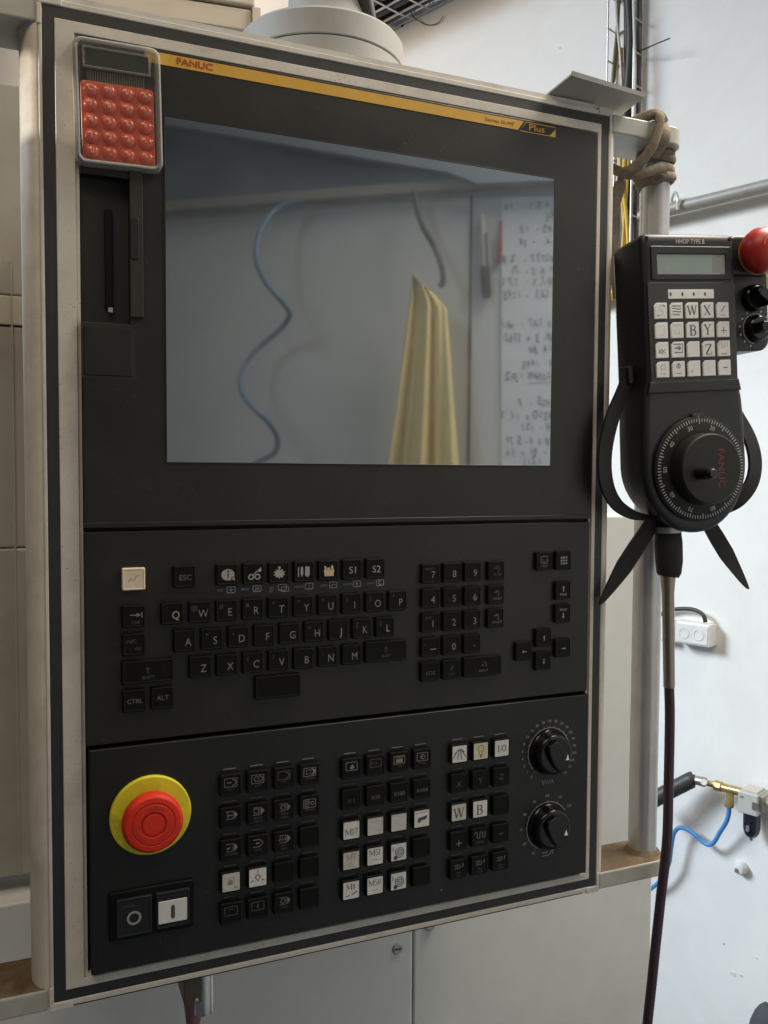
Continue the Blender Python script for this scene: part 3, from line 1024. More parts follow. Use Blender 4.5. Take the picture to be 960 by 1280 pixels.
# serif lettering on the paper stickers: strokes of two widths with serifs
SER = {'M': ([(0, 0, 0, 7, .55), (0, 7, 3, 1, 1.1), (3, 1, 6, 7, .55), (6, 7, 6, 0, 1.1)], [(-.9, 0, .9), (5, 0, 7), (-.9, 7, .5), (5.6, 7, 7)], 7.4),
       'W': ([(0, 7, 2, 0, 1.1), (2, 0, 3.7, 7, .55), (3.7, 7, 5.7, 0, 1.1), (5.7, 0, 7.4, 7, .55)], [(-.9, 7, 1), (2.7, 7, 4.6), (6.5, 7, 8.2)], 7.8),
       'B': ([(.6, 0, .6, 7, 1.1), (.6, 7, 2.8, 7, .5), (2.8, 7, 3.9, 6.2, .9), (3.9, 6.2, 3.9, 4.6, 1.1), (3.9, 4.6, 2.8, 3.7, .9), (.6, 3.7, 2.8, 3.7, .5), (2.8, 3.7, 4.3, 2.8, .9), (4.3, 2.8, 4.3, 1, 1.1), (4.3, 1, 3, 0, .9), (3, 0, .6, 0, .5)], [(-.4, 0, 1.4), (-.4, 7, 1.4)], 5.4),
       'X': ([(0, 7, 4.6, 0, 1.1), (4.6, 7, 0, 0, .5)], [(-.7, 7, 1), (3.6, 7, 5.2), (-.7, 0, .9), (3.6, 0, 5.4)], 5.6),
       'Y': ([(0, 7, 2.3, 3.4, 1.1), (4.6, 7, 2.3, 3.4, .5), (2.3, 3.4, 2.3, 0, 1.1)], [(-.7, 7, 1), (3.6, 7, 5.2), (1.3, 0, 3.3)], 5.6),
       'Z': ([(0, 7, 4.4, 7, .5), (4.4, 7, 0, 0, 1.1), (0, 0, 4.6, 0, .5), (0, 7, -.1, 5.4, .5), (4.6, 0, 4.8, 1.8, .5)], [], 5.6),
       'I': ([(.9, 0, .9, 7, 1.1)], [(0, 0, 1.9), (0, 7, 1.9)], 2.6),
       'O': ([(2.6, 7, .7, 5.6, .8), (.7, 5.6, .5, 3.5, 1.1), (.5, 3.5, .7, 1.4, 1.1), (.7, 1.4, 2.6, 0, .8), (2.6, 0, 4.5, 1.4, .8), (4.5, 1.4, 4.7, 3.5, 1.1), (4.7, 3.5, 4.5, 5.6, 1.1), (4.5, 5.6, 2.6, 7, .8)], [], 5.6),
       '/': ([(0, -.5, 2.2, 7.4, .5)], [], 2.6),
       '1': ([(1.2, 0, 1.2, 7, .9), (1.2, 7, .1, 6, .5)], [(.2, 0, 2.2)], 3),
       '7': ([(0, 7, 3.6, 7, .8), (3.6, 7, 1.4, 0, .8)], [], 4.2),
       '5': ([(3.4, 7, .6, 7, .7), (.6, 7, .4, 4, .5), (.4, 4, 2.4, 4.2, .7), (2.4, 4.2, 3.5, 2.4, .9), (3.5, 2.4, 2.4, .2, .8), (2.4, .2, .2, .4, .6)], [], 4.2),
       '0': ([(1.8, 7, .5, 5.2, .7), (.5, 5.2, .5, 1.8, .9), (.5, 1.8, 1.8, 0, .7), (1.8, 0, 3.1, 1.8, .7), (3.1, 1.8, 3.1, 5.2, .9), (3.1, 5.2, 1.8, 7, .7)], [], 4.0),
       '8': ([(1.8, 7, .5, 5.4, .7), (.5, 5.4, 3.2, 2.0, .9), (3.2, 2.0, 1.8, 0, .7), (1.8, 0, .4, 1.8, .7), (.4, 1.8, 3.1, 5.4, .6), (3.1, 5.4, 1.8, 7, .7)], [], 4.0),
       'i': ([(.8, 0, .8, 4.4, .8), (.8, 6.2, .8, 7.0, .9)], [(0, 0, 1.6), (0, 4.4, .9)], 2.1),
       'n': ([(.6, 0, .6, 4.4, .8), (.6, 3.4, 1.8, 4.4, .6), (1.8, 4.4, 3.0, 4.0, .7), (3.0, 4.0, 3.1, 0, .8)], [(0, 0, 1.4), (2.4, 0, 3.8)], 4.2),
       'c': ([(3.2, 3.6, 2.0, 4.4, .7), (2.0, 4.4, .7, 3.4, .8), (.7, 3.4, .6, 1.4, .9), (.6, 1.4, 1.8, 0, .7), (1.8, 0, 3.2, .8, .5)], [], 3.8)}


def serif(s, cx, cy, h, dz=-0.05):
    """printed serif word centred on (cx, cy)"""
    sc = h / 7.0
    wd = sum(SER[c][2] for c in s) * sc

    def g(b):
        x = cx - wd / 2
        q = 0
        for c in s:
            st, sf, adv = SER[c]
            for (x0, y0, x1, y1, w) in st:
                q += 1
                b.stroke([(x + x0 * sc, cy + (3.5 - y0) * sc), (x + x1 * sc, cy + (3.5 - y1) * sc)], w * sc, dz - 0.006 * (q % 7))
            for (x0, y0, x1) in sf:
                q += 1
                b.stroke([(x + x0 * sc, cy + (3.5 - y0) * sc), (x + x1 * sc, cy + (3.5 - y0) * sc)], 0.45 * sc, dz - 0.006 * (q % 7))
            x += adv * sc
    return g


def spiral(b):
    pts = []
    for k in range(40):
        a = k * 0.42
        r = 0.4 + 3.6 * k / 40
        pts.append((1.0 + r * math.cos(a), 0.2 + 1.2 * r * math.sin(a)))
    b.stroke(pts, 0.75, -0.05)
    b.stroke([(-4.6, -4.4), (-4.8, -1.0)], 0.7, -0.05)
    b.poly(circ(1.7, -2.6, 4.2, 10), -0.07)


def fishy(b):
    b.poly([(-3.6, 2.6), (-3.4, -0.6), (-0.6, -1.2), (2.6, -1.6), (4.4, -2.4), (4.2, 0.2), (2.4, 1.2), (-0.6, 1.4), (-1.6, 3.2)], -0.05)
    b.stroke([(-5.6, -4.4), (5.6, -5.0)], 0.4, -0.05)


def coolant(b):
    for q in (-4.8, -1.8, 1.6, 4.6):
        b.stroke([(q * 0.25, -3.6), (q, 3.8 if abs(q) < 3 else 1.6), (q * 1.15, 4.6 if abs(q) < 3 else 3.2)], 0.75, -0.05 - 0.004 * abs(q))
    b.stroke([(-4.4, -0.4), (-1.0, -3.2), (1.4, -3.4), (4.2, -1.0)], 0.7, -0.09)


def bulb(b):
    b.stroke(circ(2.6, 0, -2.0, 14, -230, 50), 0.6, -0.05)
    b.stroke([(-1.6, 0.2), (-1.0, 2.2), (-1.0, 3.2)], 0.5, -0.055)
    b.stroke([(1.6, 0.2), (1.0, 2.2), (1.0, 3.2)], 0.5, -0.055)
    b.poly([(-1.2, 2.6), (1.2, 2.6), (0.8, 5.0), (-0.8, 5.0)], -0.06)
    b.stroke([(-0.8, -1.2), (0, 0.8), (0.8, -1.2)], 0.4, -0.06)


def sticker(k, x, y, fn, m=None, mp=None, w=6.2, h=6.6):
    leg(k, PG(rrect(-w, -h, w, h, 0.6, 2)), x, y, m or M_STICK, 'sticker')
    if fn:
        leg(k, fn, x, y, mp or M_INK, 'sticker_print')


grid_b = [[(13, '', 2), (14, '', 0), (15, 'ON', 2), (16, 'HOME', 2)],
          ['X 1', 'X10', 'X100', 'X1000'],
          [None] * 4, [None] * 4, [None] * 4]
for r_ in range(5):
    for c_ in range(4):
        x, y = bx_[c_], oy[r_]
        k = opkey(x, y)
        g = grid_b[r_][c_]
        if isinstance(g, tuple):
            leg(k, multi(*ic_mode(g[0])), x, y, MM[g[2]])
            if g[1]:
                leg(k, multi(*sub(g[1])), x, y, M_LEGF, 'name_print')
        elif isinstance(g, str):
            leg(k, T(g, 0, 1.2, 4.2 if len(g) < 5 else 3.6), x, y, M_LEGD if c_ else M_LEGF)
        st = {(2, 0): (serif('M17', 0.4, 1.4, 4.6), None, None), (2, 1): (multi(S([(-3.6, -3.0), (-2.0, -4.2), (-0.4, -3.0), (1.2, -4.2), (3.4, -3.4)], 0.5), S([(1.4, 3.6), (4.6, 3.4)], 0.5)), M_STICKW, M_INKF),
              (2, 2): (None, M_STICKW, None), (2, 3): (fishy, None, None),
              (3, 0): (multi(serif('M7', 0.2, -2.4, 4.4), S([(-2.0, 5.0), (0, 1.8), (1.8, 4.8)], 0.5)), M_STICKW, M_INKF), (3, 1): (multi(serif('M51', 0.0, -2.8, 4.4), S([(-2.4, 3.4), (-0.6, 2.2), (2.4, 3.0)], 0.3)), None, None),
              (3, 2): (spiral, None, None), (4, 0): (multi(serif('M8', 0.0, -2.6, 4.2), S([(0.4, 3.6), (5.0, 1.4)], 0.9), S([(-4.6, 4.4), (-1.0, 3.6)], 0.6)), None, None),
              (4, 1): (multi(serif('M50', 0.0, -2.4, 4.2), S([(-2.4, 3.0), (-0.2, 4.0), (2.4, 2.6)], 0.3)), None, None), (4, 2): (spiral, None, None)}
        if (r_, c_) in st:
            f_, m_, p_ = st[(r_, c_)]
            sticker(k, x, y, f_, m_, p_)
for r_ in range(5):
    for c_ in range(3):
        x, y = cx_[c_], oy[r_]
        k = opkey(x, y)
        if r_ == 0:
            sticker(k, x, y, (coolant, bulb, serif('I/O', 0.2, 0.0, 5.2))[c_], (None, mat('lamp_sticker', (0.46, 0.44, 0.33), 0.6), None)[c_], (None, mat('bulb_ink', (0.13, 0.12, 0.03), 0.6), None)[c_])
        elif r_ == 1:
            leg(k, T('XYZ'[c_], 0, 1.0 - c_ * 0.5, 6.4), x, y, M_LEGF)
        elif r_ == 2 and c_ < 2:
            sticker(k, x, y, serif('WB'[c_], 0, 0.6, 7.4), M_STICKW if c_ == 0 else None)
        elif r_ == 3:
            if c_ == 0:
                leg(k, multi(S([(-2.4, 2.0), (2.4, 2.0)], 0.7), S([(0, -0.4), (0, 4.4)], 0.7)), x, y, M_LEG)
            elif c_ == 1:
                pts = [(-4.8, -2.8), (-4.8, -4.0), (-3.2, -4.4), (-2.4, -3.4), (-2.4, 0.2), (-1.2, 1.0), (0, 0.2), (0, -3.6), (1.2, -4.4), (2.4, -3.6), (2.4, 0.0), (3.4, 0.8), (4.6, 0.2), (4.6, -4.2)]
                leg(k, S(pts, 0.5), x, y, M_LEG)
                leg(k, T('RAPID', 0, 4.0, 2.6), x, y, M_LEGF, 'name_print')
            else:
                leg(k, S([(-1.8, 0), (2.0, 0)], 0.6), x, y, M_LEGD)
        elif r_ == 4:
            leg(k, multi(*ic_mode(17)), x, y, M_LEGD)
            leg(k, multi(*sub('SPDL/' + ('CW', 'STOP', 'CCW')[c_])), x, y, M_LEGF, 'name_print')

# ------------------------------------------------------------------ emergency stop, power switch, override knobs
es = MB().slab([(p[0], p[1]) for p in circ(27.0, 62.2, 526.4, 56)], OZ - 3.2, OZ + 0.3, 1.0).build('emergency_stop', M_ESYEL, cp)
MB().lathe([(13, OZ - 3), (13, OZ - 9)], 62.0, 526.4, 40).build('stem', M_ESRED, es)
MB().lathe([(17.6, OZ - 19.4), (18.8, OZ - 18.6), (19.7, OZ - 16.8), (19.9, OZ - 13.0), (19.2, OZ - 9.6), (18.0, OZ - 8.4), (13, OZ - 8.2)], 61.6, 526.2, 56, caps=(False, True)).build('mushroom_head', M_ESRED, es)
MB().lathe([(17.6, OZ - 19.4), (14.6, OZ - 19.7), (14.2, OZ - 19.2), (13.6, OZ - 19.2), (13.2, OZ - 19.8), (8.8, OZ - 20.0), (8.3, OZ - 18.9), (7.3, OZ - 18.9), (6.8, OZ - 19.9), (0.02, OZ - 20.0)], 61.6, 526.2, 56, smooth=False, caps=(False, False)).build('head_face', M_ESRED, es)
er = MB()
for a in range(3):
    er.stroke(circ(11.0, 61.6, 526.2, 10, a * 120 - 120, a * 120 - 60), 0.8, OZ - 20.1)
    a1 = math.radians(a * 120 - 60)
    px_, py_ = 61.6 + 11.0 * math.cos(a1), 526.2 + 11.0 * math.sin(a1)
    er.poly([(px_ + 1.7 * math.cos(a1), py_ + 1.7 * math.sin(a1)), (px_ - 1.7 * math.cos(a1), py_ - 1.7 * math.sin(a1)), (px_ - 2.6 * math.sin(a1), py_ + 2.6 * math.cos(a1))], OZ - 20.14)
er.build('turn_arrow', mat('emergency_groove', (0.40, 0.024, 0.01), 0.5), es)
ps = MB().slab(rrect(34.4, 575.6, 91.0, 609.2, 2), OZ - 2.4, OZ + 0.2, 1.2).build('power_switch', mat('switch_bezel', (0.004, 0.004, 0.0045), 0.5, spec=0.15), cp)
po = MB().slab(rrect(38.8, 580.4, 62.2, 606.8, 1), OZ - 4.4, OZ - 2, 1.0, dish=0.3).build('off_button', mat('smoked_button', (0.012, 0.014, 0.017), 0.35, spec=0.2), ps)
MB().stroke(circ(4.0, 50.4, 594.2, 24), 1.5, OZ - 4.3, True).build('off_mark', mat('off_print', (0.22, 0.23, 0.24), 0.6), po)
MB().text('POWER', 47.0, 585.4, 2.0, OZ - 4.3).build('off_caption', M_LEGF, po)
pi_ = MB().slab(rrect(64.6, 580.4, 87.6, 606.0, 1), OZ - 4.4, OZ - 2, 1.0, dish=0.3).build('on_button', mat('smoked_button', (0, 0, 0)), ps)
MB().slab(rrect(66.4, 586.6, 85.6, 602.0, 0.5), OZ - 4.6, OZ - 3.9, 0.1, 1).build('white_label', mat('switch_label', (0.52, 0.54, 0.54), 0.4, var=0.03), pi_)
MB().slab(rrect(74.8, 590.0, 77.4, 599.4, 1.29, 4), OZ - 4.72, OZ - 4.5, 0.05, 1).build('on_mark', M_INK, pi_)


def knob(x, y, labels, ang0, ang1, r_lab, arc0, arc1, seed_icon):
    kb = MB().lathe([(18.6, OZ + 0.2), (18.6, OZ - 2.0), (17.0, OZ - 4.0), (16.4, OZ - 9.0), (15.2, OZ - 10.4), (13.4, OZ - 10.8)], x, y, 48, caps=(False, True)).build('override_knob', M_KNOB, cp)
    # grip wing pointing to the right
    prof = [(-12.6, -4.0), (-9.5, -6.4), (0, -7.6), (10.0, -6.4), (13.4, -3.4), (14.0, 0), (13.4, 3.4), (10.0, 6.4), (0, 7.6), (-9.5, 6.4), (-12.6, 4.0)]
    a = math.radians(62)
    pp = [(x + p[0] * math.cos(a) - p[1] * math.sin(a), y + p[0] * math.sin(a) + p[1] * math.cos(a)) for p in prof]
    MB().slab(pp, OZ - 15.5, OZ - 6, 2.0, 3).build('grip', M_KNOB, kb)
    tx, ty = x + 7.6, y + 1.0
    MB().poly([(tx - 1.6, ty + 2.4), (tx + 1.6, ty + 2.4), (tx + 0.2, ty - 2.6)], OZ - 15.62).build('pointer_mark', mat('pointer_white', (0.75, 0.75, 0.72), 0.5), kb)
    sc = MB()
    sc.stroke(circ(19.8, x, y, 40, arc0, arc1), 0.55, OZ - 0.1)
    n = len(labels)
    for i, t_ in enumerate(labels):
        an = math.radians(ang0 + (ang1 - ang0) * i / (n - 1))
        sc.stroke([(x + 19.6 * math.cos(an), y + 19.6 * math.sin(an)), (x + 21.2 * math.cos(an), y + 21.2 * math.sin(an))], 0.35, OZ - 0.13)
        sc.text(t_, x + r_lab * math.cos(an), y + r_lab * math.sin(an), 3.1, OZ - 0.1)
    if seed_icon:
        sc.stroke([(x - 6 + q * 1.2, y + 25.4 + (1.7 if q % 2 else -1.7)) for q in range(10)], 0.7, OZ - 0.1)
    else:
        sc.stroke([(x - 5, y + 25), (x + 2, y + 25), (x + 4, y + 22.6), (x + 4, y + 21.0)], 0.6, OZ - 0.1)
        sc.stroke([(x - 5, y + 22.4), (x + 0.6, y + 22.4)], 0.6, OZ - 0.1)
        sc.stroke([(x + 5.6, y + 21.0), (x + 5.6, y + 24.6)], 0.6, OZ - 0.1)
    sc.build('scale', mat('scale_print', (0.30, 0.30, 0.29), 0.6, var=0.3, scale=900), cp)


knob(381.0, 522.0, ['0', '1', '2', '4', '6', '8', '10', '15', '20', '30', '40', '50', '60', '70', '80', '90', '95', '100', '105', '110', '120'], 130, 412, 25.2, 140, 400, True)
knob(380.6, 584.0, ['50', '60', '70', '80', '90', '100', '110', '120'], 122, 327, 25.0, 118, 328, False)
sp = MB().poly(circ(0.7, 283.5, 620.3, 8), OZ - 0.08).build('paint_speck', M_LEGB, cp)

# ------------------------------------------------------------------ handle brackets and grip tube
BR = [(OW + 4.8, -3.2, 518, 11.4), (OW + 4.4, 637.0, 518, 651.2)]


def plan_bracket(x0, x1, side):
    """plan outline in X-Z, outer end rounded"""
    r = 18.0
    pts = []
    if side > 0:
        pts = [(x0, 0.0)]
        for k in range(9):
            a = math.radians(-90 + 90 * k / 8)
            pts.append((x1 - r + r * math.cos(a), r + r * math.sin(a)))
        for k in range(9):
            a = math.radians(90 * k / 8)
            pts.append((x1 - r + r * math.cos(a), 47 - r + r * math.sin(a)))
        pts.append((x0, 47.0))
    else:
        pts = [(2 * (-2.6) - p[0] + (OW + 2.6), p[1]) for p in plan_bracket(OW + 4.8, 518, 1)]
        pts = [(-4.2 - (p[0] - (OW + 4.8)), p[1]) for p in plan_bracket(OW + 4.8, 518, 1)]
    return pts


def bracket(side, y0, y1, name='bracket'):
    pl = plan_bracket(OW + 4.8, 518, side)
    fr = lambda a, b, d: Vector((a, d, b))
    r = 1.2
    rs = [[(p[0], p[1], y0) for p in offset(pl, r)], [(p[0], p[1], y0 + r * .3) for p in offset(pl, r * .3)], [(p[0], p[1], y0 + r) for p in pl],
          [(p[0], p[1], y1 - r) for p in pl], [(p[0], p[1], y1 - r * .3) for p in offset(pl, r * .3)], [(p[0], p[1], y1) for p in offset(pl, r)]]
    return MB(fr).rings(rs).build(name, M_BRK, cp)


for side in (1, -1):
    bracket(side, -3.2, 11.6)
    ob = bracket(side, 637.2, 651.4)
    pl = offset(plan_bracket(OW + 4.8, 518, side), 1.4)
    MB(lambda a, b, d: Vector((a, d, b))).add([(p[0], p[1], 637.12) for p in pl], [tuple(range(len(pl)))]).build('rusty_top', M_RUST, ob)
TX, TZ, TR = 503.0, 24.0, 12.6
for tx in (TX, -4.2 - (TX - OW - 4.8)):
    MB().tube([(tx, 11.0 + k * (626.6 / 8), TZ) for k in range(9)], TR, 32).build('grip_tube', M_TUBE, cp)
    MB().tube([(tx, 633.6, TZ), (tx, 637.0, TZ)], [TR + 0.4, TR + 3.2], 32).build('tube_foot', M_RUST, cp)
# clip under the panel: chrome clamp and cable
cg = thing('cable_outlet', (104, 700, 36), 'chrome and brown cable outlet with dusky pink cable under the panel', 'cable outlet')
MB().slab(rrect(88.0, 652.4, 101.0, 681, 1), 18, 44, 1).build('clamp_block', M_BRNB, cg)
MB().tube([(104, 652.4, 30), (104, 686, 30), (104, 692, 30), (104, 695, 30)], [8.2, 8.2, 8.1, 7.9], 28).build('chrome_sleeve', M_CHROME, cg)
for y_ in (658, 678):
    MB().lathe([(0.3, 16.4), (1.6, 16.9), (2.0, 18.5)], 96.5, y_, 14).build('clamp_screw', M_STEEL, cg)
MB().tube(curve([(94, 655, 32), (94.5, 676, 32), (97, 700, 33), (99, 730, 34), (100, 800, 36), (98, 900, 40)]), [6.2] * 6 + [5.6] * 12 + [4.4] * 23, 16).build('cable', M_PINK, cg)

# sheet metal flap lying on the housing top
fp = thing('metal_flap', (415, -6, 4), 'bent grey sheet metal flap lying on the top right corner of the panel', 'metal plate')
fq = [(376.5, -8.6, 10.0), (455, -8.6, 12.0), (456.0, -12.6, -17.5), (379.5, -13.4, -24.5)]
n_ = Vector((0, -1.4, 0.2))
MB().add([Vector(p) for p in fq] + [Vector(p) + n_ for p in fq], [(0, 1, 2, 3), (7, 6, 5, 4), (0, 4, 5, 1), (1, 5, 6, 2), (2, 6, 7, 3), (3, 7, 4, 0)]).build('plate', M_BRK, fp)
MB().add([(379.7, -13.2, -24.9), (456.2, -12.4, -17.9), (456.2, -15.6, -18.6), (379.7, -16.6, -25.8), (379.9, -13.2, -23.5), (456.2, -12.4, -16.6), (456.2, -15.6, -17.3), (379.9, -16.6, -24.4)],
         [(0, 1, 2, 3), (4, 7, 6, 5), (3, 2, 6, 7), (0, 4, 5, 1), (0, 3, 7, 4), (1, 5, 6, 2)]).build('folded_edge', M_BRK, fp)

# swivel head above the panel
sw = thing('swivel_head', (215, -8, 84), 'round grey cast swivel head joining the panel top to its support arm', 'swivel head')
SX, SZ = 214.0, 86.0


def fsw(a, b, d):
    return Vector((SX + a, d, SZ + b))


MB(fsw).lathe([(66.5, -8), (66.5, -29.2), (65.6, -30)], 0, 0, 72).build('lower_ring', M_SWIV, sw)
MB(fsw).lathe([(65.2, -30), (65.2, -30.8)], 0, 0, 72).build('joint_gap', M_GROOVE, sw)
MB(fsw).lathe([(65.6, -30.8), (66.5, -31.6), (66.5, -49), (64.5, -51.5), (58, -53)], 0, 0, 72).build('upper_ring', M_SWIV, sw)
MB(fsw).lathe([(50, -53), (40, -62), (34, -80), (32, -110), (32, -260)], 8, 4, 56).build('arm_column', M_SWIV, sw)
MB().tube(curve([(250, -56, 66), (246, -66, 62), (241, -82, 58), (238, -110, 55), (236, -180, 55)]), 6.5, 16).build('arm_cable', M_BLKC, sw)

# ------------------------------------------------------------------ calculator
CXO = (17.9, 19.6, 71.9, 98.2)
cl = thing('calculator', (45, 98, -7), 'clear cased pocket calculator with red bubble keys stuck on the panel corner', 'calculator')
rc = math.radians(-1.2)


def fcal(a, b, d):
    # local: a 0..54, b 0..78.6
    x, y = a - 27, b - 39.3
    return Vector((44.9 + x * math.cos(rc) - y * math.sin(rc), 58.9 + x * math.sin(rc) + y * math.cos(rc), d))


MB(fcal).slab(rrect(1.2, 1.2, 52.8, 77.4, 5, 5), -3.2, -0.8, 0.4).build('back_cover', mat('calculator_back', (0.10, 0.10, 0.09), 0.4), cl)
MB(fcal).ring_slab(rrect(0, 0, 54, 78.6, 6, 6), rrect(3.0, 3.0, 51.0, 75.6, 3.6, 6), -11.2, -0.8, 1.2).build('clear_rim', M_CLEARR, cl)
MB(fcal).slab(rrect(3.0, 3.0, 51.0, 75.6, 3.6, 6), -10.6, -9.8, 0.3).build('clear_cover', M_CLEAR, cl)
MB(fcal).box(4.0, 12.5, -4.0, 50.0, 27, -3.1).build('circuit_board', M_CALPCB, cl)
cb_ = MB(fcal).slab(rrect(7.2, 5.4, 46.8, 16.6, 0.5), -7.6, -3.1, 0.3).build('display', M_CALLCD, cl)
MB(fcal).ring_slab(rrect(6.0, 4.2, 48.0, 17.4), rrect(7.4, 5.6, 46.6, 16.4), -8.4, -7.0, 0.3).build('display_frame', M_CLEARR, cb_)
for i in range(24):
    MB(fcal).box(9.0 + i * 1.5, 17.6, -4.15, 9.6 + i * 1.5, 25.0, -3.95).build('ribbon_track', mat('ribbon_print', (0.19, 0.175, 0.10), 0.5), cl)
MB(fcal).slab(rrect(4.2, 24.6, 49.8, 74.4, 2.5, 4), -5.4, -3.1, 0.8).build('red_membrane', M_CALRED, cl)
lab = [['C', 'M', '√', '%'], ['7', '8', '9', '÷'], ['4', '5', '6', '×'], ['1', '2', '3', '-'], ['0', '.', '=', '+']]
kp = None
for r_ in range(5):
    for c_ in range(4):
        a, b = 10.2 + c_ * 11.2, 30.2 + r_ * 9.8
        if kp is None:
            kp = MB(fcal).lathe([(0.01, -8.7), (2.0, -8.5), (3.6, -7.7), (4.6, -6.5), (4.9, -5.3)], a, b, 22, caps=(False, False)).build('key', M_CALRED, cl)
            k0, kk = (a, b), kp
        else:
            kk = copy_at(kp, cl, fcal(a, b, 0) - fcal(*k0, 0))
        t = MB(fcal).text(lab[r_][c_], a, b, 4.6, -8.85).build('legend', M_CALTXT)
        wl_ = t.location.copy()
        t.parent = kk
        t.location = wl_ - (Vector(cl['_o']) + kk.location)
        MB(fcal).tube([Vector((p[0], p[1], -5.5)) for p in circ(5.1, a, b, 20) + circ(5.1, a, b, 20)[:1]], 0.34, 6, caps=False).build('key_glint_ring', mat('glint_ring_red', (0.62, 0.12, 0.08), 0.15, coat=0.6), cl)  # glossy ring added round each key to stand for its arc glint

# ------------------------------------------------------------------ hand-held pendant
PO = at(862, 425, -36)
_y, _rl = math.radians(6), math.radians(-4)
RY = Matrix(((math.cos(_y), 0, math.sin(_y)), (0, 1, 0), (-math.sin(_y), 0, math.cos(_y))))
RZ = Matrix(((math.cos(_rl), -math.sin(_rl), 0), (math.sin(_rl), math.cos(_rl), 0), (0, 0, 1)))
PF = RY @ RZ


def fp_(a, b, d):
    return PO + PF @ Vector((a, b, d))


pd = thing('handheld_pendant', fp_(4, 160, 20), 'black handheld pulse pendant with white keys and handwheel hanging in front of the grip tube', 'pendant')
P_ = lambda: MB(fp_)
# one moulded body: front outline lofted to a slightly wider back
fo = [(-37, -86), (0, -86.3), (43, -86), (46, -84.5), (47, -81), (47.2, 0), (47.4, 30), (49.0, 40), (51.0, 50), (52.4, 70)]
for k in range(25):
    a = math.radians(180 * k / 24)
    fo.append((3 + 50 * math.cos(a), 104 + 55.5 * math.sin(a)))
fo += [(-46.4, 70), (-45, 50), (-43, 40), (-41.4, 30), (-41.2, 0), (-41, -81), (-40, -84.5)]


def fback(p):
    a, b = p
    b2 = b + 5.5 * max(0, min(1, (-60 - b) / 26)) - 8.0 * max(0, min(1, (b - 100) / 60))
    a2 = 2 + (a - 2) * (1.12 if b < 40 else 1.03)
    return (a2, b2)


bo = [fback(p) for p in fo]
rs = [[(x, y, 0.0) for x, y in inset(fo, 6.0)], [(x, y, 0.35) for x, y in inset(fo, 3.6)], [(x, y, 1.4) for x, y in inset(fo, 1.6)], [(x, y, 3.2) for x, y in inset(fo, 0.4)], [(x, y, 6) for x, y in fo],
      [(x, y, 22) for x, y in [((p[0] + q[0]) / 2, (p[1] + q[1]) / 2) for p, q in zip(fo, bo)]], [(x, y, 33) for x, y in bo], [(x, y, 36.5) for x, y in inset(bo, 1.6)], [(x, y, 38.5) for x, y in inset(bo, 5)]]
P_().rings(rs, smooth=True).build('body', M_PEND, pd)
# moulded ledge below the keypad
P_().slab([(-40.0, 33.0), (46.0, 33.0), (48.0, 42.5), (-42.0, 42.5)], -1.7, 2, 1.2, 4).build('keypad_ledge', M_PEND, pd)
for (a, b) in ((-36.5, -82.0), (43.0, -82.0)):
    P_().lathe([(1.5, -0.25), (1.8, 0.3)], a, b, 14, caps=(True, False)).build('case_screw', M_KNOB, pd)
# side wing with stop button and selector switches
wing = [(40, -86)] + rrect(40, -86, 87, 9.5, 10, 6)[1:]
wing = rrect(40, -86, 86.5, 9.5, 10, 6)
P_().slab(wing, 8.5, 36, 2, 3).build('side_wing', M_PEND, pd)
P_().slab(rrect(42, -86.2, 88.5, -53, 9, 6), 3.0, 30, 3, 3).build('stop_mount', M_PEND, pd)
# raised keypad sheet
P_().slab(rrect(-38.5, -46.5, 45, 36.0, 2, 3), -1.1, 0.8, 0.5).build('keypad_sheet', M_PEND2, pd)
lf = P_().ring_slab(rrect(-34, -75.5, 42.5, -48.5, 1.5, 3), rrect(-28.4, -69.2, 36.6, -53.6, 0.5, 3), -1.2, 0.6, 0.5).build('display_frame', M_PEND, pd)
P_().box(-28.2, -69.0, -0.5, 36.4, -53.8, 0.4).build('display', M_LCD, pd)
P_().box(24.0, -69.0, -0.54, 36.4, -53.8, 0.3).build('display_edge', mat('display_edge_grey', (0.17, 0.185, 0.185), 0.3), pd)
P_().text('HHOP TYPE B', 4.0, -79.4, 5.0, -0.12, sx=0.9).build('title_print', mat('title_white', (0.55, 0.55, 0.54), 0.6), pd)
lb = P_().slab(rrect(-19.6, -40.8, 24.1, -33.4, 0.3, 1), -1.3, -0.8, 0.1, 1).build('label_strip', M_PWHITE, pd)
for q in (-17.4, -6.2, 4.6, 15.4):
    P_().poly([(q - 1.0, -37.6), (q + 0.2, -38.8), (q + 1.2, -37.2), (q + 0.6, -35.4), (q - 0.8, -35.6)], -1.34).build('strip_mark', M_INK, lb)
P_().text('•', 0, 0, 0.01, 5).build('strip_dot', M_INK, lb)


def pl_text(t, sz, dx=0, dy=0):
    return lambda b, a, c: b.text(t, a + dx, c + dy, sz, -2.66)


def pk_ser(s, h, dx=0, dy=0):
    def g(b, a, c):
        o = b.fr
        b.fr = lambda p, q, r: o(a + p, c + q, -2.6 + r)
        serif(s, dx, dy, h)(b)
        b.fr = o
    return g


def pk_str(*strokes):
    def g(b, a, c):
        for i, (pts, w) in enumerate(strokes):
            b.stroke([(a + p[0], c + p[1]) for p in pts], w, -2.66 - 0.01 * i)
    return g


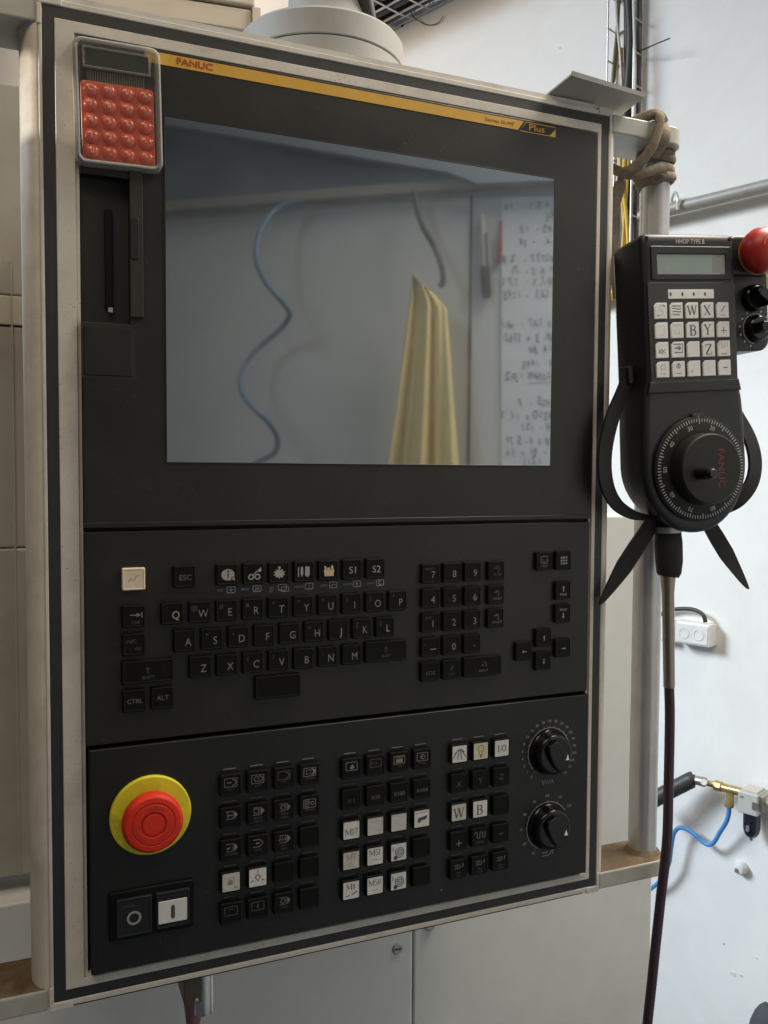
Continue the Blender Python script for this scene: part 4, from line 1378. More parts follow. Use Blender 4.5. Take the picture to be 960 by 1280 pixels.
arcS = [(2.6, -3.4), (1.0, -4.2), (-1.4, -3.2), (-1.6, -1.2), (1.6, 0.6), (1.8, 2.6), (-1.0, 3.8), (-3.2, 3.4)]
PKL = [[pk_str((arcS, 0.45), ([(2.4, -4.6), (4.0, -3.2)], 1.2), ([(-3.6, 3.2), (-2.4, 4.6)], 1.2)), pk_str(([(-4, -3.6), (4, -3.6)], 0.7), ([(-4, -1.4), (-1, -1.8), (2, -1.0), (4.2, -1.6)], 0.7), ([(-4, 1), (-1, 0.6), (2, 1.2), (4, 0.8)], 0.7), ([(-4, 3.2), (3.4, 3.4)], 0.7)),
        pk_ser('W', 7.4), pk_ser('X', 7.6), pk_str(([(-1.6, 1.4), (2.2, -3.4)], 1.2), ([(-2.6, 4.4), (2.6, 4.4)], 0.5))],
       [pk_str(([(-2.4, -3.6), (2.4, -3.8), (2.2, 3.6), (-2.0, 3.6)], 0.25)), pk_str(([(-4, -3), (-3, -5), (-1.6, -3), (-0.4, -5), (1, -3), (2.2, -5), (3.6, -3)], 0.5), ([(-2, 0), (-2, 3), (1.8, 3), (1.8, 0)], 0.35)), pk_ser('B', 8.0, 0.6, 0.4), pk_ser('Y', 8.0), pk_str(([(-2.4, 1), (2.8, 1)], 0.6), ([(0.2, -1.6), (0.2, 3.6)], 0.6))],
       [pk_ser('inc', 4.6, 0, 0.2), pk_str(([(-4, -4.4), (4.2, -4.4), (4.2, 2.4), (-3.6, 2.4)], 0.7), ([(-3, -1.2), (1.4, -1.2)], 1.0), ([(0.4, -2.8), (2.8, -1.2), (0.4, 0.4)], 0.9)), None, pk_ser('Z', 8.0, 0.4, 0.4), pk_str(([(-4.6, -2.6), (-4.6, -5), (-2, -5), (-2, -0.6), (0.6, -0.6), (0.6, -5), (3.2, -5), (3.2, -1.0)], 0.55), ([(-3, 4.4), (2.6, 4.4)], 1.0))],
       [pk_str(([(-1.6, -3.8), (1.6, -3.8), (2.4, -2.0), (1.4, -0.4), (-1.4, -0.4), (-2.4, -2.0), (-1.6, -3.8)], 0.5), ([(-3, 3.6), (3, 3.4)], 0.4)), pk_str(([(0, -4.6), (2.2, -2.4), (0, -0.4), (-2.2, -2.4), (0, -4.6)], 0.6), ([(0, -4.0), (0, -1.0)], 0.8), ([(-3, 3.6), (3, 3.4)], 0.4)), pk_str(([(-2.2, 1.2), (-2.0, 3.0)], 0.6)), None, pk_str(([(-1.4, 0), (2.6, 0)], 0.8))]]
pkp = None
for r_ in range(4):
    for c_ in range(5):
        a, b = -28.0 + 14.8 * c_, -23.6 + 15.72 * r_
        # cut corner at top left like the original sheet keys
        w, h = 6.0, 6.4
        out = [(a - w + 2.4, b - h), (a + w, b - h), (a + w, b + h), (a - w, b + h), (a - w, b - h + 2.4)]
        if pkp is None:
            pkp = P_().slab(out, -2.6, -0.5, 0.5, 2).build('key', M_PWHITE, pd)
            kk, k0 = pkp, (a, b)
        else:
            kk = copy_at(pkp, pd, fp_(a, b, 0) - fp_(*k0, 0))
        if PKL[r_][c_]:
            mb = P_()
            PKL[r_][c_](mb, a, b)
            faint = (r_, c_) in ((1, 0), (0, 4), (1, 1), (3, 0), (2, 4), (0, 0))
            t = mb.build('legend', mat('pendant_faint_ink', (0.26, 0.26, 0.26), 0.6) if faint else M_INK)
            wl_ = t.location.copy()
            t.parent = kk
            t.location = wl_ - (Vector(pd['_o']) + kk.location)
# stop button
sb = P_().lathe([(17.2, 3.2), (17.2, 1.0), (16.4, 0.4)], 70.0, -70.5, 44).build('stop_ring', M_BRASSY, pd)
P_().lathe([(0.01, -24), (9, -23.2), (15, -20.0), (18.2, -14.5), (19.2, -8.5), (18.0, -3.6), (13.5, -1.6), (13.0, 2.5)], 67.0, -70.5, 48, caps=(False, False)).build('stop_head', M_PRED, pd)
sa = P_()
sa.text('RESET', 67.0, -64.0, 3.4, -24.1)
sa.stroke(circ(10.5, 67.0, -70.5, 12, 190, 330), 0.8, -23.6)
sa.build('stop_print', mat('stop_print', (0.6, 0.16, 0.12), 0.5), pd)
# selector knobs
for (a, b, an) in ((70.0, -34.8, 0.7), (72.5, -9.2, -0.1)):
    kb = P_().lathe([(11.2, 8.6), (11.2, 4.5), (10.2, 2.2), (9.0, 1.5)], a, b, 36, caps=(False, True)).build('selector_knob', M_KNOB, pd)
    prof = [(-8.6, -2.6), (-6, -4.6), (8.5, -3.6), (10.6, -1.5), (10.6, 1.5), (8.5, 3.6), (-6, 4.6), (-8.6, 2.6)]
    pp = [(a + p[0] * math.cos(an) - p[1] * math.sin(an), b + p[0] * math.sin(an) + p[1] * math.cos(an)) for p in prof]
    P_().slab(pp, -9.5, 2, 1.6, 3).build('grip', M_KNOB, kb)
    ds = P_()
    if an < 0:
        ds.stroke(circ(12.8, a, b, 30, 100, 330), 0.5, 8.4)
    for q in range(10):
        a2 = math.radians(110 + q * 26)
        ds.stroke([(a + 15.2 * math.cos(a2), b + 14.6 * math.sin(a2)), (a + 17.0 * math.cos(a2), b + 16.0 * math.sin(a2))], 1.3, 8.42)
    if an < 0:
        ds.build('dial_marks', MATS['wheel_print'] if 'wheel_print' in MATS else mat('wheel_print', (0.42, 0.42, 0.41), 0.6), pd)
# handwheel
hw = P_().lathe([(43.5, 0.5), (43.5, -2.6), (42.4, -3.4), (30.5, -4.6)], 3.4, 106, 64, caps=(False, True)).build('handwheel', mat('handwheel_black', (0.0045, 0.0045, 0.005), 0.5, spec=0.3), pd)
P_().lathe([(29.6, -3.4), (28.9, -16.0), (28.5, -17.4), (27.6, -18.2)], 3.4, 106, 60, caps=(False, True)).build('wheel_knob', mat('handwheel_knob', (0.0095, 0.009, 0.0085), 0.55, spec=0.35), hw)
P_().lathe([(4.8, -18.0), (4.6, -32), (4.2, -36), (3.2, -37.2)], -9.5, 109, 24, caps=(False, True)).build('crank_pin', mat('crank_black', (0.005, 0.005, 0.005), 0.35), hw)
tk = P_()
for q in range(100):
    a2 = 2 * math.pi * q / 100 - math.pi / 2
    r0 = 37.0 if q % 10 == 0 else (38.0 if q % 5 == 0 else 38.6)
    zz = -3.4 - 1.2 * (42.4 - 40.8) / 11.9 - 0.25
    tk.stroke([(3.4 + r0 * math.cos(a2), 106 + r0 * math.sin(a2)), (3.4 + 41.4 * math.cos(a2), 106 + 41.4 * math.sin(a2))], 0.7, -4.25)
for q in range(10):
    a2 = math.radians(-85 - 29.0 * 0 + (2 - q) * 36 + 15)
    tk.text(str(q * 10), 3.4 + 34.6 * math.cos(a2), 106 + 34.6 * math.sin(a2), 5.2, -4.75, rot=a2 + math.pi / 2)
tk.build('wheel_scale', mat('wheel_print', (0.42, 0.42, 0.41), 0.6), hw)
P_().text('FANUC', 12.0, 106, 9.0, -18.3, sx=1.1, rot=math.radians(90)).build('wheel_logo', mat('worn_red_print', (0.13, 0.022, 0.014), 0.6, var=0.4, scale=600), hw)
P_().slab([(-4, 66), (-2.0, 60.5), (8.4, 60.5), (10.6, 66)], -3.4, 2, 0.6).build('index_mark_block', M_PEND, pd)
P_().stroke([(3.2, 62.2), (3.2, 65.6)], 0.6, -3.5).build('index_mark', M_LEGB, pd)


# straps
def ribbon(pts, w, th_, updir):
    """flat strap along pts (pendant coords), width along updir"""
    P = curve(pts, 10)
    L_, n = [], len(P)
    for i in range(n):
        t = (P[min(i + 1, n - 1)] - P[max(i - 1, 0)]).normalized()
        u = Vector(updir) if updir else Vector((t.y, -t.x, 0.15))
        u = (u - t * u.dot(t)).normalized()
        v = t.cross(u)
        ww = w
        if isinstance(w, list):
            q_ = i * (len(w) - 1) / max(1, n - 1)
            k_ = min(len(w) - 2, int(q_))
            ww = w[k_] + (w[k_ + 1] - w[k_]) * (q_ - k_)
        L_.append([P[i] + u * (ww / 2) + v * (th_ / 2), P[i] - u * (ww / 2) + v * (th_ / 2), P[i] - u * (ww / 2) - v * (th_ / 2), P[i] + u * (ww / 2) - v * (th_ / 2)])
    return L_


fb = P_()
fb.rings(ribbon([(-47, 24, 18), (-55, 40, 16), (-68, 62, 13), (-76, 88, 12), (-76, 112, 12), (-66, 130, 15), (-48, 141, 20), (-28, 146, 24)], [10, 12, 13, 13, 13, 11, 8, 4], 2.8, None))
fb.build('hand_strap', M_STRAP, pd)
fb = P_()
fb.rings(ribbon([(52, 44, 24), (60, 62, 20), (69, 84, 16), (72, 104, 14), (67, 122, 13), (54, 136, 14), (38, 143, 18), (22, 147, 22)], [8, 11, 13, 14, 14, 13, 11, 8], 2.8, None))
fb.build('hand_strap', M_STRAP, pd)


def tail(p0, p1, w0, name):
    """pointed strap end"""
    a, b = Vector(p0), Vector(p1)
    t = (b - a).normalized()
    s_ = Vector((t.y, -t.x, 0)).normalized()
    rs_ = []
    for q, ww in [(k_ / 24, 0.06 + 0.94 * min(1.0, (1 - k_ / 24) / 0.45) ** 0.72 * (0.85 + 0.15 * min(1, k_ / 8))) for k_ in range(25)]:
        c = a + (b - a) * q + Vector((0, 0, 6 * math.sin(q * 3))) + s_ * (3.0 * math.sin(q * 3.1))
        rs_.append([c + s_ * w0 * ww / 2 + Vector((0, 0, -1.3)), c - s_ * w0 * ww / 2 + Vector((0, 0, -1.3)), c - s_ * w0 * ww / 2 + Vector((0, 0, 1.3)), c + s_ * w0 * ww / 2 + Vector((0, 0, 1.3))])
    P_().rings(rs_).build(name, M_STRAP, pd)


tail((-24, 146, 22), (-82, 214, 20), 15, 'strap_end')
tail((24, 148, 22), (66, 216, 20), 14, 'strap_end')
P_().slab(rrect(-50.5, 18, -46, 33, 1.5), 12, 24, 1).build('strap_lug', M_PEND, pd)
# cable boot, metal sleeve and cable
P_().tube([(-12.5, 150, 22), (-12.5, 168, 22), (-12.6, 184, 22), (-13.2, 194, 22), (-13.8, 197, 22)], [10, 11.6, 11.4, 10.2, 8.6], 28).build('cable_boot', M_STRAP, pd)
P_().tube([(-12.5, 154, 22), (-12.5, 159, 22)], [12.2, 12.2], 28).build('boot_collar', M_STEEL, pd)
P_().tube([(-14.0, 196, 22), (-14.4, 202, 22), (-14.8, 212, 22), (-17.4, 293, 22)], [6.4, 6.0, 5.2, 4.8], 24).build('sleeve', M_SLEEVE, pd)
P_().tube(curve([(-17.4, 288, 22), (-18, 320, 22), (-22, 380, 22), (-26, 430, 22), (-34, 480, 23), (-45, 550, 24), (-54, 620, 26), (-62, 760, 30)]), 4.3, 16).build('cable', M_CABLE, pd)
P_().tube(curve([(-10, -84, 34), (-9, -92, 36), (-6, -92, 40), (-5, -84, 40)]), 1.6, 10).build('hanger_hook', M_STEEL, pd)

# ------------------------------------------------------------------ brown webbing tied round bracket and tube
ws = thing('webbing_strap', (TX - 8, 110, 24), 'brown webbing strap knotted round the upper bracket and grip tube', 'strap')


def wrap(y0, y1, r, turns, ph, w, name):
    pts = []
    n = int(24 * turns)
    for k in range(n + 1):
        a = ph + 2 * math.pi * turns * k / n
        y = y0 + (y1 - y0) * k / n + 1.6 * math.sin(a * 1.3 + ph)
        rr = r + 0.9 * math.sin(a * 2.1 + ph)
        pts.append((TX + rr * math.cos(a), y, TZ + rr * math.sin(a)))
    MB().tube(pts, w, 10, 0.42, (0, 1, 0)).build(name, M_STRAPB, ws)


wrap(13.5, 18.5, TR + 1.6, 1.15, 2.6, 3.6, 'strap_turn')
wrap(16.5, 22, TR + 2.6, 1.1, 2.2, 3.2, 'strap_turn')
wrap(28, 33.5, TR + 1.6, 1.2, 3.4, 4.2, 'strap_turn')
wrap(34, 39, TR + 1.8, 1.2, 3.2, 4.4, 'strap_turn')
wrap(37, 31, TR + 3.0, 0.9, 2.6, 3.4, 'strap_turn')
# narrow loop over the bracket front, wide fold over its end, knot on top, hanging end
MB().tube(curve([(478, -4, 44), (481, -8, 26), (483, -11, 8), (483, -8, -4), (481, 4, -5), (477, 18, -3), (471, 29, 2), (464, 36, 8), (460, 37, 14)]), [3.6] * 10 + [4.4] * 55, 12, 0.55, (1, 0, 0)).build('strap_loop', M_STRAPB, ws)
MB().tube(curve([(488, -3, 46), (489, -5.5, 26), (489.5, -5.5, 4), (490, 2, -2.4), (489, 10, -2.6), (487, 16, 2), (486, 22, 8)]), 6.6, 12, 0.2, (1, 0, 0)).build('strap_fold', M_STRAPB, ws)
MB().tube(curve([(496, -3, 40), (497, -5, 22), (497, -5, 8), (496, 3, 2.5), (494, 9, 3.0), (492, 15, 8)]), 5.0, 12, 0.24, (1, 0, 0)).build('strap_fold', M_STRAPB, ws)
MB().tube(curve([(462, -5, 30), (470, -7, 24), (478, -11, 14), (485, -12.5, 6), (490, -9, 2), (493, -5, 2)]), [3.0] * 8 + [4.6] * 25 + [4.0] * 8, 12, 0.7).build('strap_knot', M_STRAPB, ws)
MB().tube(curve([(449, 15, 40), (451, 22, 34), (456, 32, 22), (464, 39, 12), (476, 38, 6), (488, 33, 5), (497, 31, 6)]), 4.0, 12, 0.5, (0, 1, 0)).build('strap_loop', M_STRAPB, ws)
MB().tube(curve([(462, 36, 18), (463, 46, 22), (461, 62, 26), (460, 84, 28), (464, 104, 28), (470, 140, 28)]), [3.6] * 6 + [6.2] * 12 + [7.4] * 23, 12, 0.22, (1, 0, 0)).build('strap_end', M_STRAPB, ws)

# ------------------------------------------------------------------ things on the white wall
UP = Vector((0, -1, 0))


def fw(u, v, off=0):
    """frame on the wall at the place seen at (u, v): a along the wall, b down, d into the wall"""
    o = wl(u, v, off)
    return lambda a, b, d: o + WALL_W * a + Vector((0, b, 0)) - WALL_N * d


# chips and nail holes in the plaster
wobj = bpy.data.objects['wall']
for (u_, v_, r_, m_) in ((503, 32, 5, M_DARK), (917, 1217, 6, M_SOCK), (926, 1219, 4, M_SOCK), (946, 1197, 3, M_SOCK), (905, 1180, 2, M_PIPE), (700, 60, 2, M_PIPE), (915, 420, 2, M_PIPE)):
    f_ = fw(u_, v_)
    pts_ = [(r_ * (0.7 + 0.5 * random.random()) * math.cos(k * 0.9), 0.7 * r_ * (0.7 + 0.5 * random.random()) * math.sin(k * 0.9)) for k in range(7)]
    c_ = MB(f_).slab(pts_, -0.8, 1, 0.3, 1).build('paint_chip', m_)
    c_.parent = wobj
    c_.location = c_.location - wobj.location
# vertical wire tray
ct = thing('cable_tray', wl(782, 330, 20), 'upright galvanised wire basket cable tray fixed in line behind the bracket', 'cable tray')
ftr = fw(783, 300)
ys = 330
mbt = MB(ftr)
tray_x = (-24, 0, 24)
for (a, d) in ((-26, -3), (-26, -32), (-9, -3), (9, -3), (26, -3), (26, -32)):
    MB(ftr).tube([(a, -560, d), (a, 90, d)], 1.7, 8).build('tray_wire', M_WIRE, ct)
for q in range(12):
    y = 80 - 56.5 * q
    MB(ftr).tube([(-26, y, -32), (-26, y, -3), (26, y, -3), (26, y, -32)], 1.7, 8).build('tray_rung', M_WIRE, ct)


def cable_on(name, pts, r, m, label, cat='cable', group=None):
    o = MB().tube(curve([wl(*p) for p in pts]), r, 14).build(name, m)
    return tag(o, label, cat, group)


cable_on('power_cable', [(784, -60, 18), (786, 0, 18), (788, 40, 20), (787, 80, 20), (783, 130, 20), (781, 200, 18), (779, 300, 18), (778, 380, 18)], 7.6, M_BLKC, 'thick black power cable running down inside the wire tray')
cable_on('power_cable', [(781, -60, 10), (783, 0, 10), (784, 60, 8), (784, 120, 8), (779, 200, 10), (776, 300, 10), (775, 380, 10)], 5.4, M_BLKC, 'dark cable pressed between the thick black cable and the wall')
cable_on('power_cable', [(793, -60, 14), (792, 0, 14), (790, 60, 12), (790, 110, 12), (786, 200, 12), (783, 300, 12), (781, 380, 12)], 4.6, M_BLKC, 'medium dark cable just right of the thick black one in the wire tray')
cable_on('thin_black_cable', [(798, -60, 16), (797, 0, 16), (797, 60, 14), (796, 110, 14), (795, 200, 12), (793, 300, 12)], 3.2, M_BLKC, 'thin dark cable at the right side of the wire tray')
cable_on('olive_wire', [(775, -60, 16), (774, 0, 16), (771, 40, 18), (768, 70, 18), (765, 110, 16), (763, 200, 16)], 2.6, M_OLIVE, 'olive green wire bowed to the left edge of the tray, outermost one')
cable_on('olive_wire', [(774, -60, 12), (773, 0, 12), (772, 40, 12), (770, 80, 12), (766, 120, 12), (764, 200, 12)], 2.0, M_OLIVE, 'thinner olive wire just right of the outermost one')
cable_on('white_wire', [(791, -60, 34), (792, 10, 34), (793, 50, 34), (794, 90, 34), (793, 130, 34), (792, 200, 34)], 2.4, M_WHTC, 'white wire down the front of the wire tray')
cable_on('yellow_cable', [(781, 190, 30), (779, 235, 30), (783, 270, 30), (786, 320, 30)], 3.4, M_YELC, 'yellow cable slanting right below the bracket')
cable_on('yellow_cable', [(777, 60, 8), (776, 120, 8), (775, 190, 22), (777, 240, 24), (780, 290, 24), (782, 340, 24)], 2.6, M_YELC, 'thin yellow cable behind the other yellow ones')
cable_on('white_wire', [(770, -60, 20), (771, 20, 20), (776, 80, 20), (777, 140, 20), (772, 220, 22), (769, 300, 22)], 2.2, M_WHTC, 'white wire slanting behind the olive wires in the tray')
cable_on('yellow_cable', [(786, 190, 26), (783, 240, 26), (780, 280, 26), (777, 330, 26)], 2.8, M_YELC, 'yellow cable slanting left below the bracket, crossing another')
ty = MB().tube(curve([wl(798, 64, 26), wl(806, 61, 30), wl(820, 55, 36), wl(837, 48, 42)]), [1.6] * 12 + [1.2] * 13, 8).build('cable_tie', M_BLKC)
tag(ty, 'long dark cable tie tail poking out of the wire tray', 'cable tie')
# horizontal tray high on the wall at the left of the arm
ht = thing('cable_tray', wl(510, 20, 60), 'horizontal white wire basket tray high on the wall near the swivel head', 'cable tray')
fh = fw(520, 25)
for d, b in ((-6, -4), (-46, 0), (-86, 0), (-126, 0), (-166, 0), (-6, -46), (-166, -46)):
    MB(fh).tube([(-420, b, d), (330, b, d)], 2.4, 8).build('tray_wire', M_WIRE, ht)
for q in range(13):
    a = -400 + 56 * q
    MB(fh).tube([(a, -46, -166), (a, 0, -166), (a, 0, -46), (a, -4, -6), (a, -46, -6)], 2.2, 8).build('tray_rung', M_WIRE, ht)
for i, (d, r, m, lbl) in enumerate(((-28, 13, M_BLKC, 'dark cable lying in the horizontal tray nearest the wall'), (-64, 15, M_BLKC, 'thick dark cable in the middle of the horizontal tray'), (-104, 15, M_BLKC, 'dark cable towards the front of the horizontal tray'), (-142, 13, M_OLIVE, 'olive cable along the front edge of the horizontal tray'))):
    o = MB(fh).tube([(-420, -16, d), (-150, -18 - i, d + 3), (60, -16, d - 3), (330, -17, d)], r, 14).build('tray_cable', m)
    tag(o, lbl, 'cable')
o = MB().tube(curve([wl(511, 12, 30), wl(519, 23, 8), wl(533, 31, 4), (wl(547, 29, 4)), wl(554, 20, 4)]), 0.9, 8).build('loose_wire', M_BLKC)
tag(o, 'thin loose wire curling below the horizontal tray', 'wire')
# horizontal conduit on the right
p0, p1 = wl(800, 271, 26), wl(1010, 220, 26)
cd = thing('conduit_pipe', (p0 + p1) / 2, 'grey galvanised conduit pipe sloping across the wall above the pendant', 'pipe')
dd_ = (p1 - p0)
MB().tube([p0 + dd_ * k / 12 for k in range(13)], 10.5, 24).build('pipe', M_PIPE, cd)
MB().tube(curve([wl(841, 262, 2), wl(840, 248, 8), wl(844, 240, 34), wl(847, 248, 42), wl(847, 262, 40)]), 2.6, 8).build('pipe_clip', M_WIRE, cd)
o = MB().tube([wl(700, 383, 22), wl(760, 367, 22), wl(860, 361, 22), wl(1010, 333, 22)], 12.5, 20).build('yellow_pipe', M_YPIPE)
tag(o, 'yellow painted pipe along the wall behind the pendant', 'pipe')
# small grey box seen through the gap beside the panel
o = MB(fw(767, 271)).slab(rrect(-18, -10, 12, 8, 1), -22, 0, 1).build('wall_clamp', M_PIPE)
tag(o, 'small grey pipe clamp on the wall in the gap beside the panel', 'clamp')


# socket boxes
def sock(u, v, w, h, d, label, hole):
    t = thing('socket_box', wl(u, v + 18), label, 'socket')
    f_ = fw(u, v)
    MB(f_).slab(rrect(-w, -h, w, h, 2), -d, 0, 2).build('box', M_SOCK, t)
    MB(f_).slab(rrect(-w + 3, -h + 3, w - 3, h - 3, 2), -d - 1.6, -d + 0.5, 0.8).build('cover', M_SOCK, t)
    if hole:
        MB(f_).lathe([(9, -d - 2.2), (8.2, -d - 2.4), (7.6, -d - 0.4)], -w * 0.42, 0, 24, caps=(False, True)).build('socket_face', M_SOCK, t)
        MB(f_).lathe([(9, -d - 2.2), (8.2, -d - 2.4), (7.6, -d - 0.4)], w * 0.42, 0, 24, caps=(False, True)).build('socket_face', M_SOCK, t)
    return t


sock(874, 790, 31, 19, 27, 'white double socket box on the wall right of the pendant cable', True)
sock(839, 787, 11, 19, 20, 'white single socket box half hidden behind the pendant sleeve', False)
o = MB().tube(curve([wl(882, 778, 18), wl(879, 769, 18), wl(870, 763, 16), wl(858, 761, 12), wl(842, 762, 10), wl(825, 768, 10)]), 3.6, 12).build('socket_lead', M_BLKC)
tag(o, 'dark grey lead arching out of the white double socket box', 'cable')
# compressed air unit
ar = thing('air_regulator', wl(937, 1040, 30), 'grey air filter regulator with dark bowl and brass fittings on the wall', 'air regulator')
fa0 = fw(950, 994)
fa = lambda a, b, d: fa0(a * 0.66, b * 0.72, d * 0.8)
MB(fa).slab(rrect(-24, -22, 24, 26, 3), -62, -12, 2.5).build('valve_body', M_REG, ar)
MB(fa).slab(rrect(-20, -27, 20, -21, 2), -56, -18, 1).build('top_cap', M_REG, ar)
MB(fa).slab(rrect(12, -8, 26, 10, 1.5), -65, -58, 1).build('gauge_port', M_STEEL, ar)
MB(fa).slab(rrect(-19, -14, -10, -9, 1), -63, -60, 0.5).build('rating_plate', M_INKF, ar)
fbowl = lambda a, b, d: fa(a, d, b - 38)
MB(fbowl).lathe([(19.5, 25), (19.5, 62), (17, 74), (12, 82), (7, 84)], 0, 0, 32).build('filter_bowl', M_BOWL, ar)
MB(fbowl).lathe([(4.5, 83), (4.5, 90), (2.5, 93)], 0, 0, 16).build('drain_nipple', M_STEEL, ar)
MB(fa).slab(rrect(-4, 52, 4, 66, 3), -59.6, -56, 0.6).build('sight_window', mat('sight_glass', (0.16, 0.18, 0.2), 0.2), ar)
MB(fa).tube([(24, -6, -38), (60, -4, -38), (110, -2, -36)], 10, 20).build('outlet_pipe', M_PIPE, ar)
MB(fa).slab(rrect(22, -20, 34, 16, 2), -54, -8, 2).build('mounting_clamp', M_STEEL, ar)
# brass run to the left
pA, pB, pC, pD, pE = wl(927, 990, 38), wl(910, 986, 38), wl(903, 984, 38), wl(892, 981, 38), wl(882, 978, 38)
MB().tube([pA, pB, pC], [7.2, 7.2, 7.2], 18).build('brass_tee', M_BRASS, ar)
MB().tube([wl(913, 987, 38), wl(912, 1000, 38), wl(911.5, 1003, 38), wl(911, 1008, 38)], [6.4, 6.4, 8.0, 7.4], 18).build('brass_branch', M_BRASS, ar)
MB().tube([pC, wl(902, 983.6, 38), wl(894, 981.2, 38), wl(893, 981, 38), pE], [6.0, 9.0, 9.0, 5.5, 5.2], 8, smooth=False).build('brass_nut', M_BRASS, ar)
MB().tube([pE, wl(879, 977.2, 38), wl(872, 975.6, 38), wl(866, 975, 38)], [7.5, 8.4, 7.6, 7.6], 18).build('steel_coupling', M_STEEL, ar)
MB().tube([wl(880, 978, 44), wl(880, 977.6, 60)], [5.5, 5.0], 14).build('white_bleed_screw', M_PWHITE, ar)
o = MB().tube(curve([wl(869, 975, 38), wl(864, 975, 40), wl(852, 981, 44), wl(838, 988, 50), wl(824, 996, 56), wl(806, 1006, 60)]), [8.5] * 6 + [13.5] * 35, 18).build('insulated_pipe', M_BLKC)
tag(o, 'dark insulated pipe running from the brass fittings behind the cable', 'pipe')
o = MB().tube(curve([wl(911, 1006, 38), wl(911, 1016, 36), wl(908, 1027, 32), wl(900, 1040, 28), wl(893, 1052, 24), wl(886, 1056, 22), wl(878, 1052, 22), wl(868, 1043, 24), wl(857, 1036, 26), wl(848, 1035, 28), wl(842, 1043, 28), wl(839, 1060, 26), wl(836, 1080, 24), wl(826, 1100, 20), wl(812, 1112, 16)]), 3.7, 14).build('air_hose', M_BLUE)
tag(o, 'thin blue air hose bending down from the brass fitting', 'hose')
t = thing('wall_plug', wl(929, 1090, 8), 'small round white plug cap on the wall under the regulator', 'plug')
fg = fw(928, 1084)
MB(fg).lathe([(0.02, -16), (6.5, -15), (9.6, -11), (10.4, -4), (11, 0)], 0, 0, 28, caps=(False, False)).build('cap', M_SOCK, t)
MB(fg).slab(rrect(-6, -2, 0, 5, 1), -17.2, -13, 0.5).build('plug_slot', M_INKF, t)
# dark bag tip at the lower right edge
bgm = MB()
rs_ = []
for (v_, wd_, dp_) in ((1253, 2, 3), (1259, 11, 9), (1268, 20, 15), (1282, 30, 22), (1310, 44, 30), (1350, 52, 34)):
    c = wl(957 + (v_ - 1253) * 0.18, v_, 40)
    rs_.append([c + WALL_W * (wd_ * math.cos(2 * math.pi * k / 20)) + WALL_N * (dp_ * math.sin(2 * math.pi * k / 20)) for k in range(20)])
bgm.rings(rs_, smooth=True)
o = bgm.build('cloth_bag', M_DGREY)
tag(o, 'dark grey cloth bag with pointed top at the bottom right edge', 'bag')

# ------------------------------------------------------------------ aisle wall mirrored in the dark screen
def fr_(u, v, off=0):
    o = rl(u, v, off)
    return lambda a, b, d: o - REAR_D * a + Vector((0, b, 0)) - REAR_N * d


def rp(u, v, off=0):
    return rl(u, v, off)


def rear_quad(mb, u0, v0, u1, v1, off, th_):
    a, b, c, d = rp(u0, v0, off), rp(u1, v0, off), rp(u1, v1, off), rp(u0, v1, off)
    k = REAR_N * th_
    mb.add([a, b, c, d, a - k, b - k, c - k, d - k], [(0, 1, 2, 3), (7, 6, 5, 4), (0, 4, 5, 1), (1, 5, 6, 2), (2, 6, 7, 3), (3, 7, 4, 0)])


yb = rp(450, 247).y
xa, xb = -1650, 880
base = Vector((REAR_P.x, 0, REAR_P.z))
frw = lambda a, b, d: base + REAR_D * a + Vector((0, b, 0)) - REAR_N * d
o = MB(frw).slab(rrect(xa, yb - 12, xb, yb + 5, 2), -22, 0, 2).build('wall_trim', M_WOOD)
tag(o, 'brown trim rail across the aisle wall mirrored in the screen', 'trim rail')
o = MB(frw).slab(rrect(xa, yb - 700, xb, yb - 13, 2), -12, 0, 2).build('upper_board', M_UPPER)
tag(o, 'blue grey board above the trim rail mirrored in the screen', 'board')
hb = [rp(u_, v_, 34) for u_, v_ in ((120, 140), (560, 215), (596, 229), (760, 222), (760, 60), (120, 20))]
hm = MB()
hm.rings([hb, [p - REAR_N * 14 for p in hb]])
o = hm.build('sloping_board', mat('pale_blue_board', (0.33, 0.36, 0.39), 0.6, var=0.05))
tag(o, 'pale blue grey board with sloping lower edge, mirrored at the screen top', 'board')
sa_ = (rp(588, 400) - base).dot(REAR_D)
o = MB(frw).slab(rrect(sa_ - 2, yb + 11, sa_ + 2, yb + 900, 0.5), -2.0, 0, 0.5).build('panel_joint', M_GROOVE)
tag(o, 'dark vertical joint strip on the aisle wall mirrored in the screen', 'joint strip')
# blue coiled hose
hp = [(375, 249, 40), (345, 262, 60), (326, 288, 90), (320, 322, 110), (332, 352, 120), (353, 377, 110), (362, 394, 80), (350, 412, 50), (322, 436, 50), (304, 460, 70), (301, 484, 100), (312, 505, 120), (334, 526, 110), (347, 548, 80), (342, 567, 60), (318, 580, 60), (300, 600, 80), (300, 630, 110)]
o = MB().tube(curve([rp(*p) for p in hp]), 4.6, 14).build('coiled_hose', mat('dark_blue_hose', (0.10, 0.19, 0.31), 0.35))
tag(o, 'blue coiled air hose hanging on the aisle wall, mirrored in the screen', 'hose')
o = MB().tube(curve([rp(518, 238, 40), rp(522, 262, 46), rp(530, 285, 50), (rp(543, 308, 54)), rp(552, 332, 58), rp(554, 352, 60), rp(549, 358, 60)]), 4.8, 12).build('hanging_cord', M_BLKC)
tag(o, 'dark cord hanging from the trim rail, mirrored in the screen', 'cord')
o = MB().tube(curve([rp(556, 430, 70), rp(560, 480, 60), rp(567, 520, 50), rp(569, 545, 46), rp(566, 560, 44)]), 1.6, 8).build('looped_cord', M_BLKC)
tag(o, 'thin dark cord beside the yellow cloth, mirrored in the screen', 'cord')
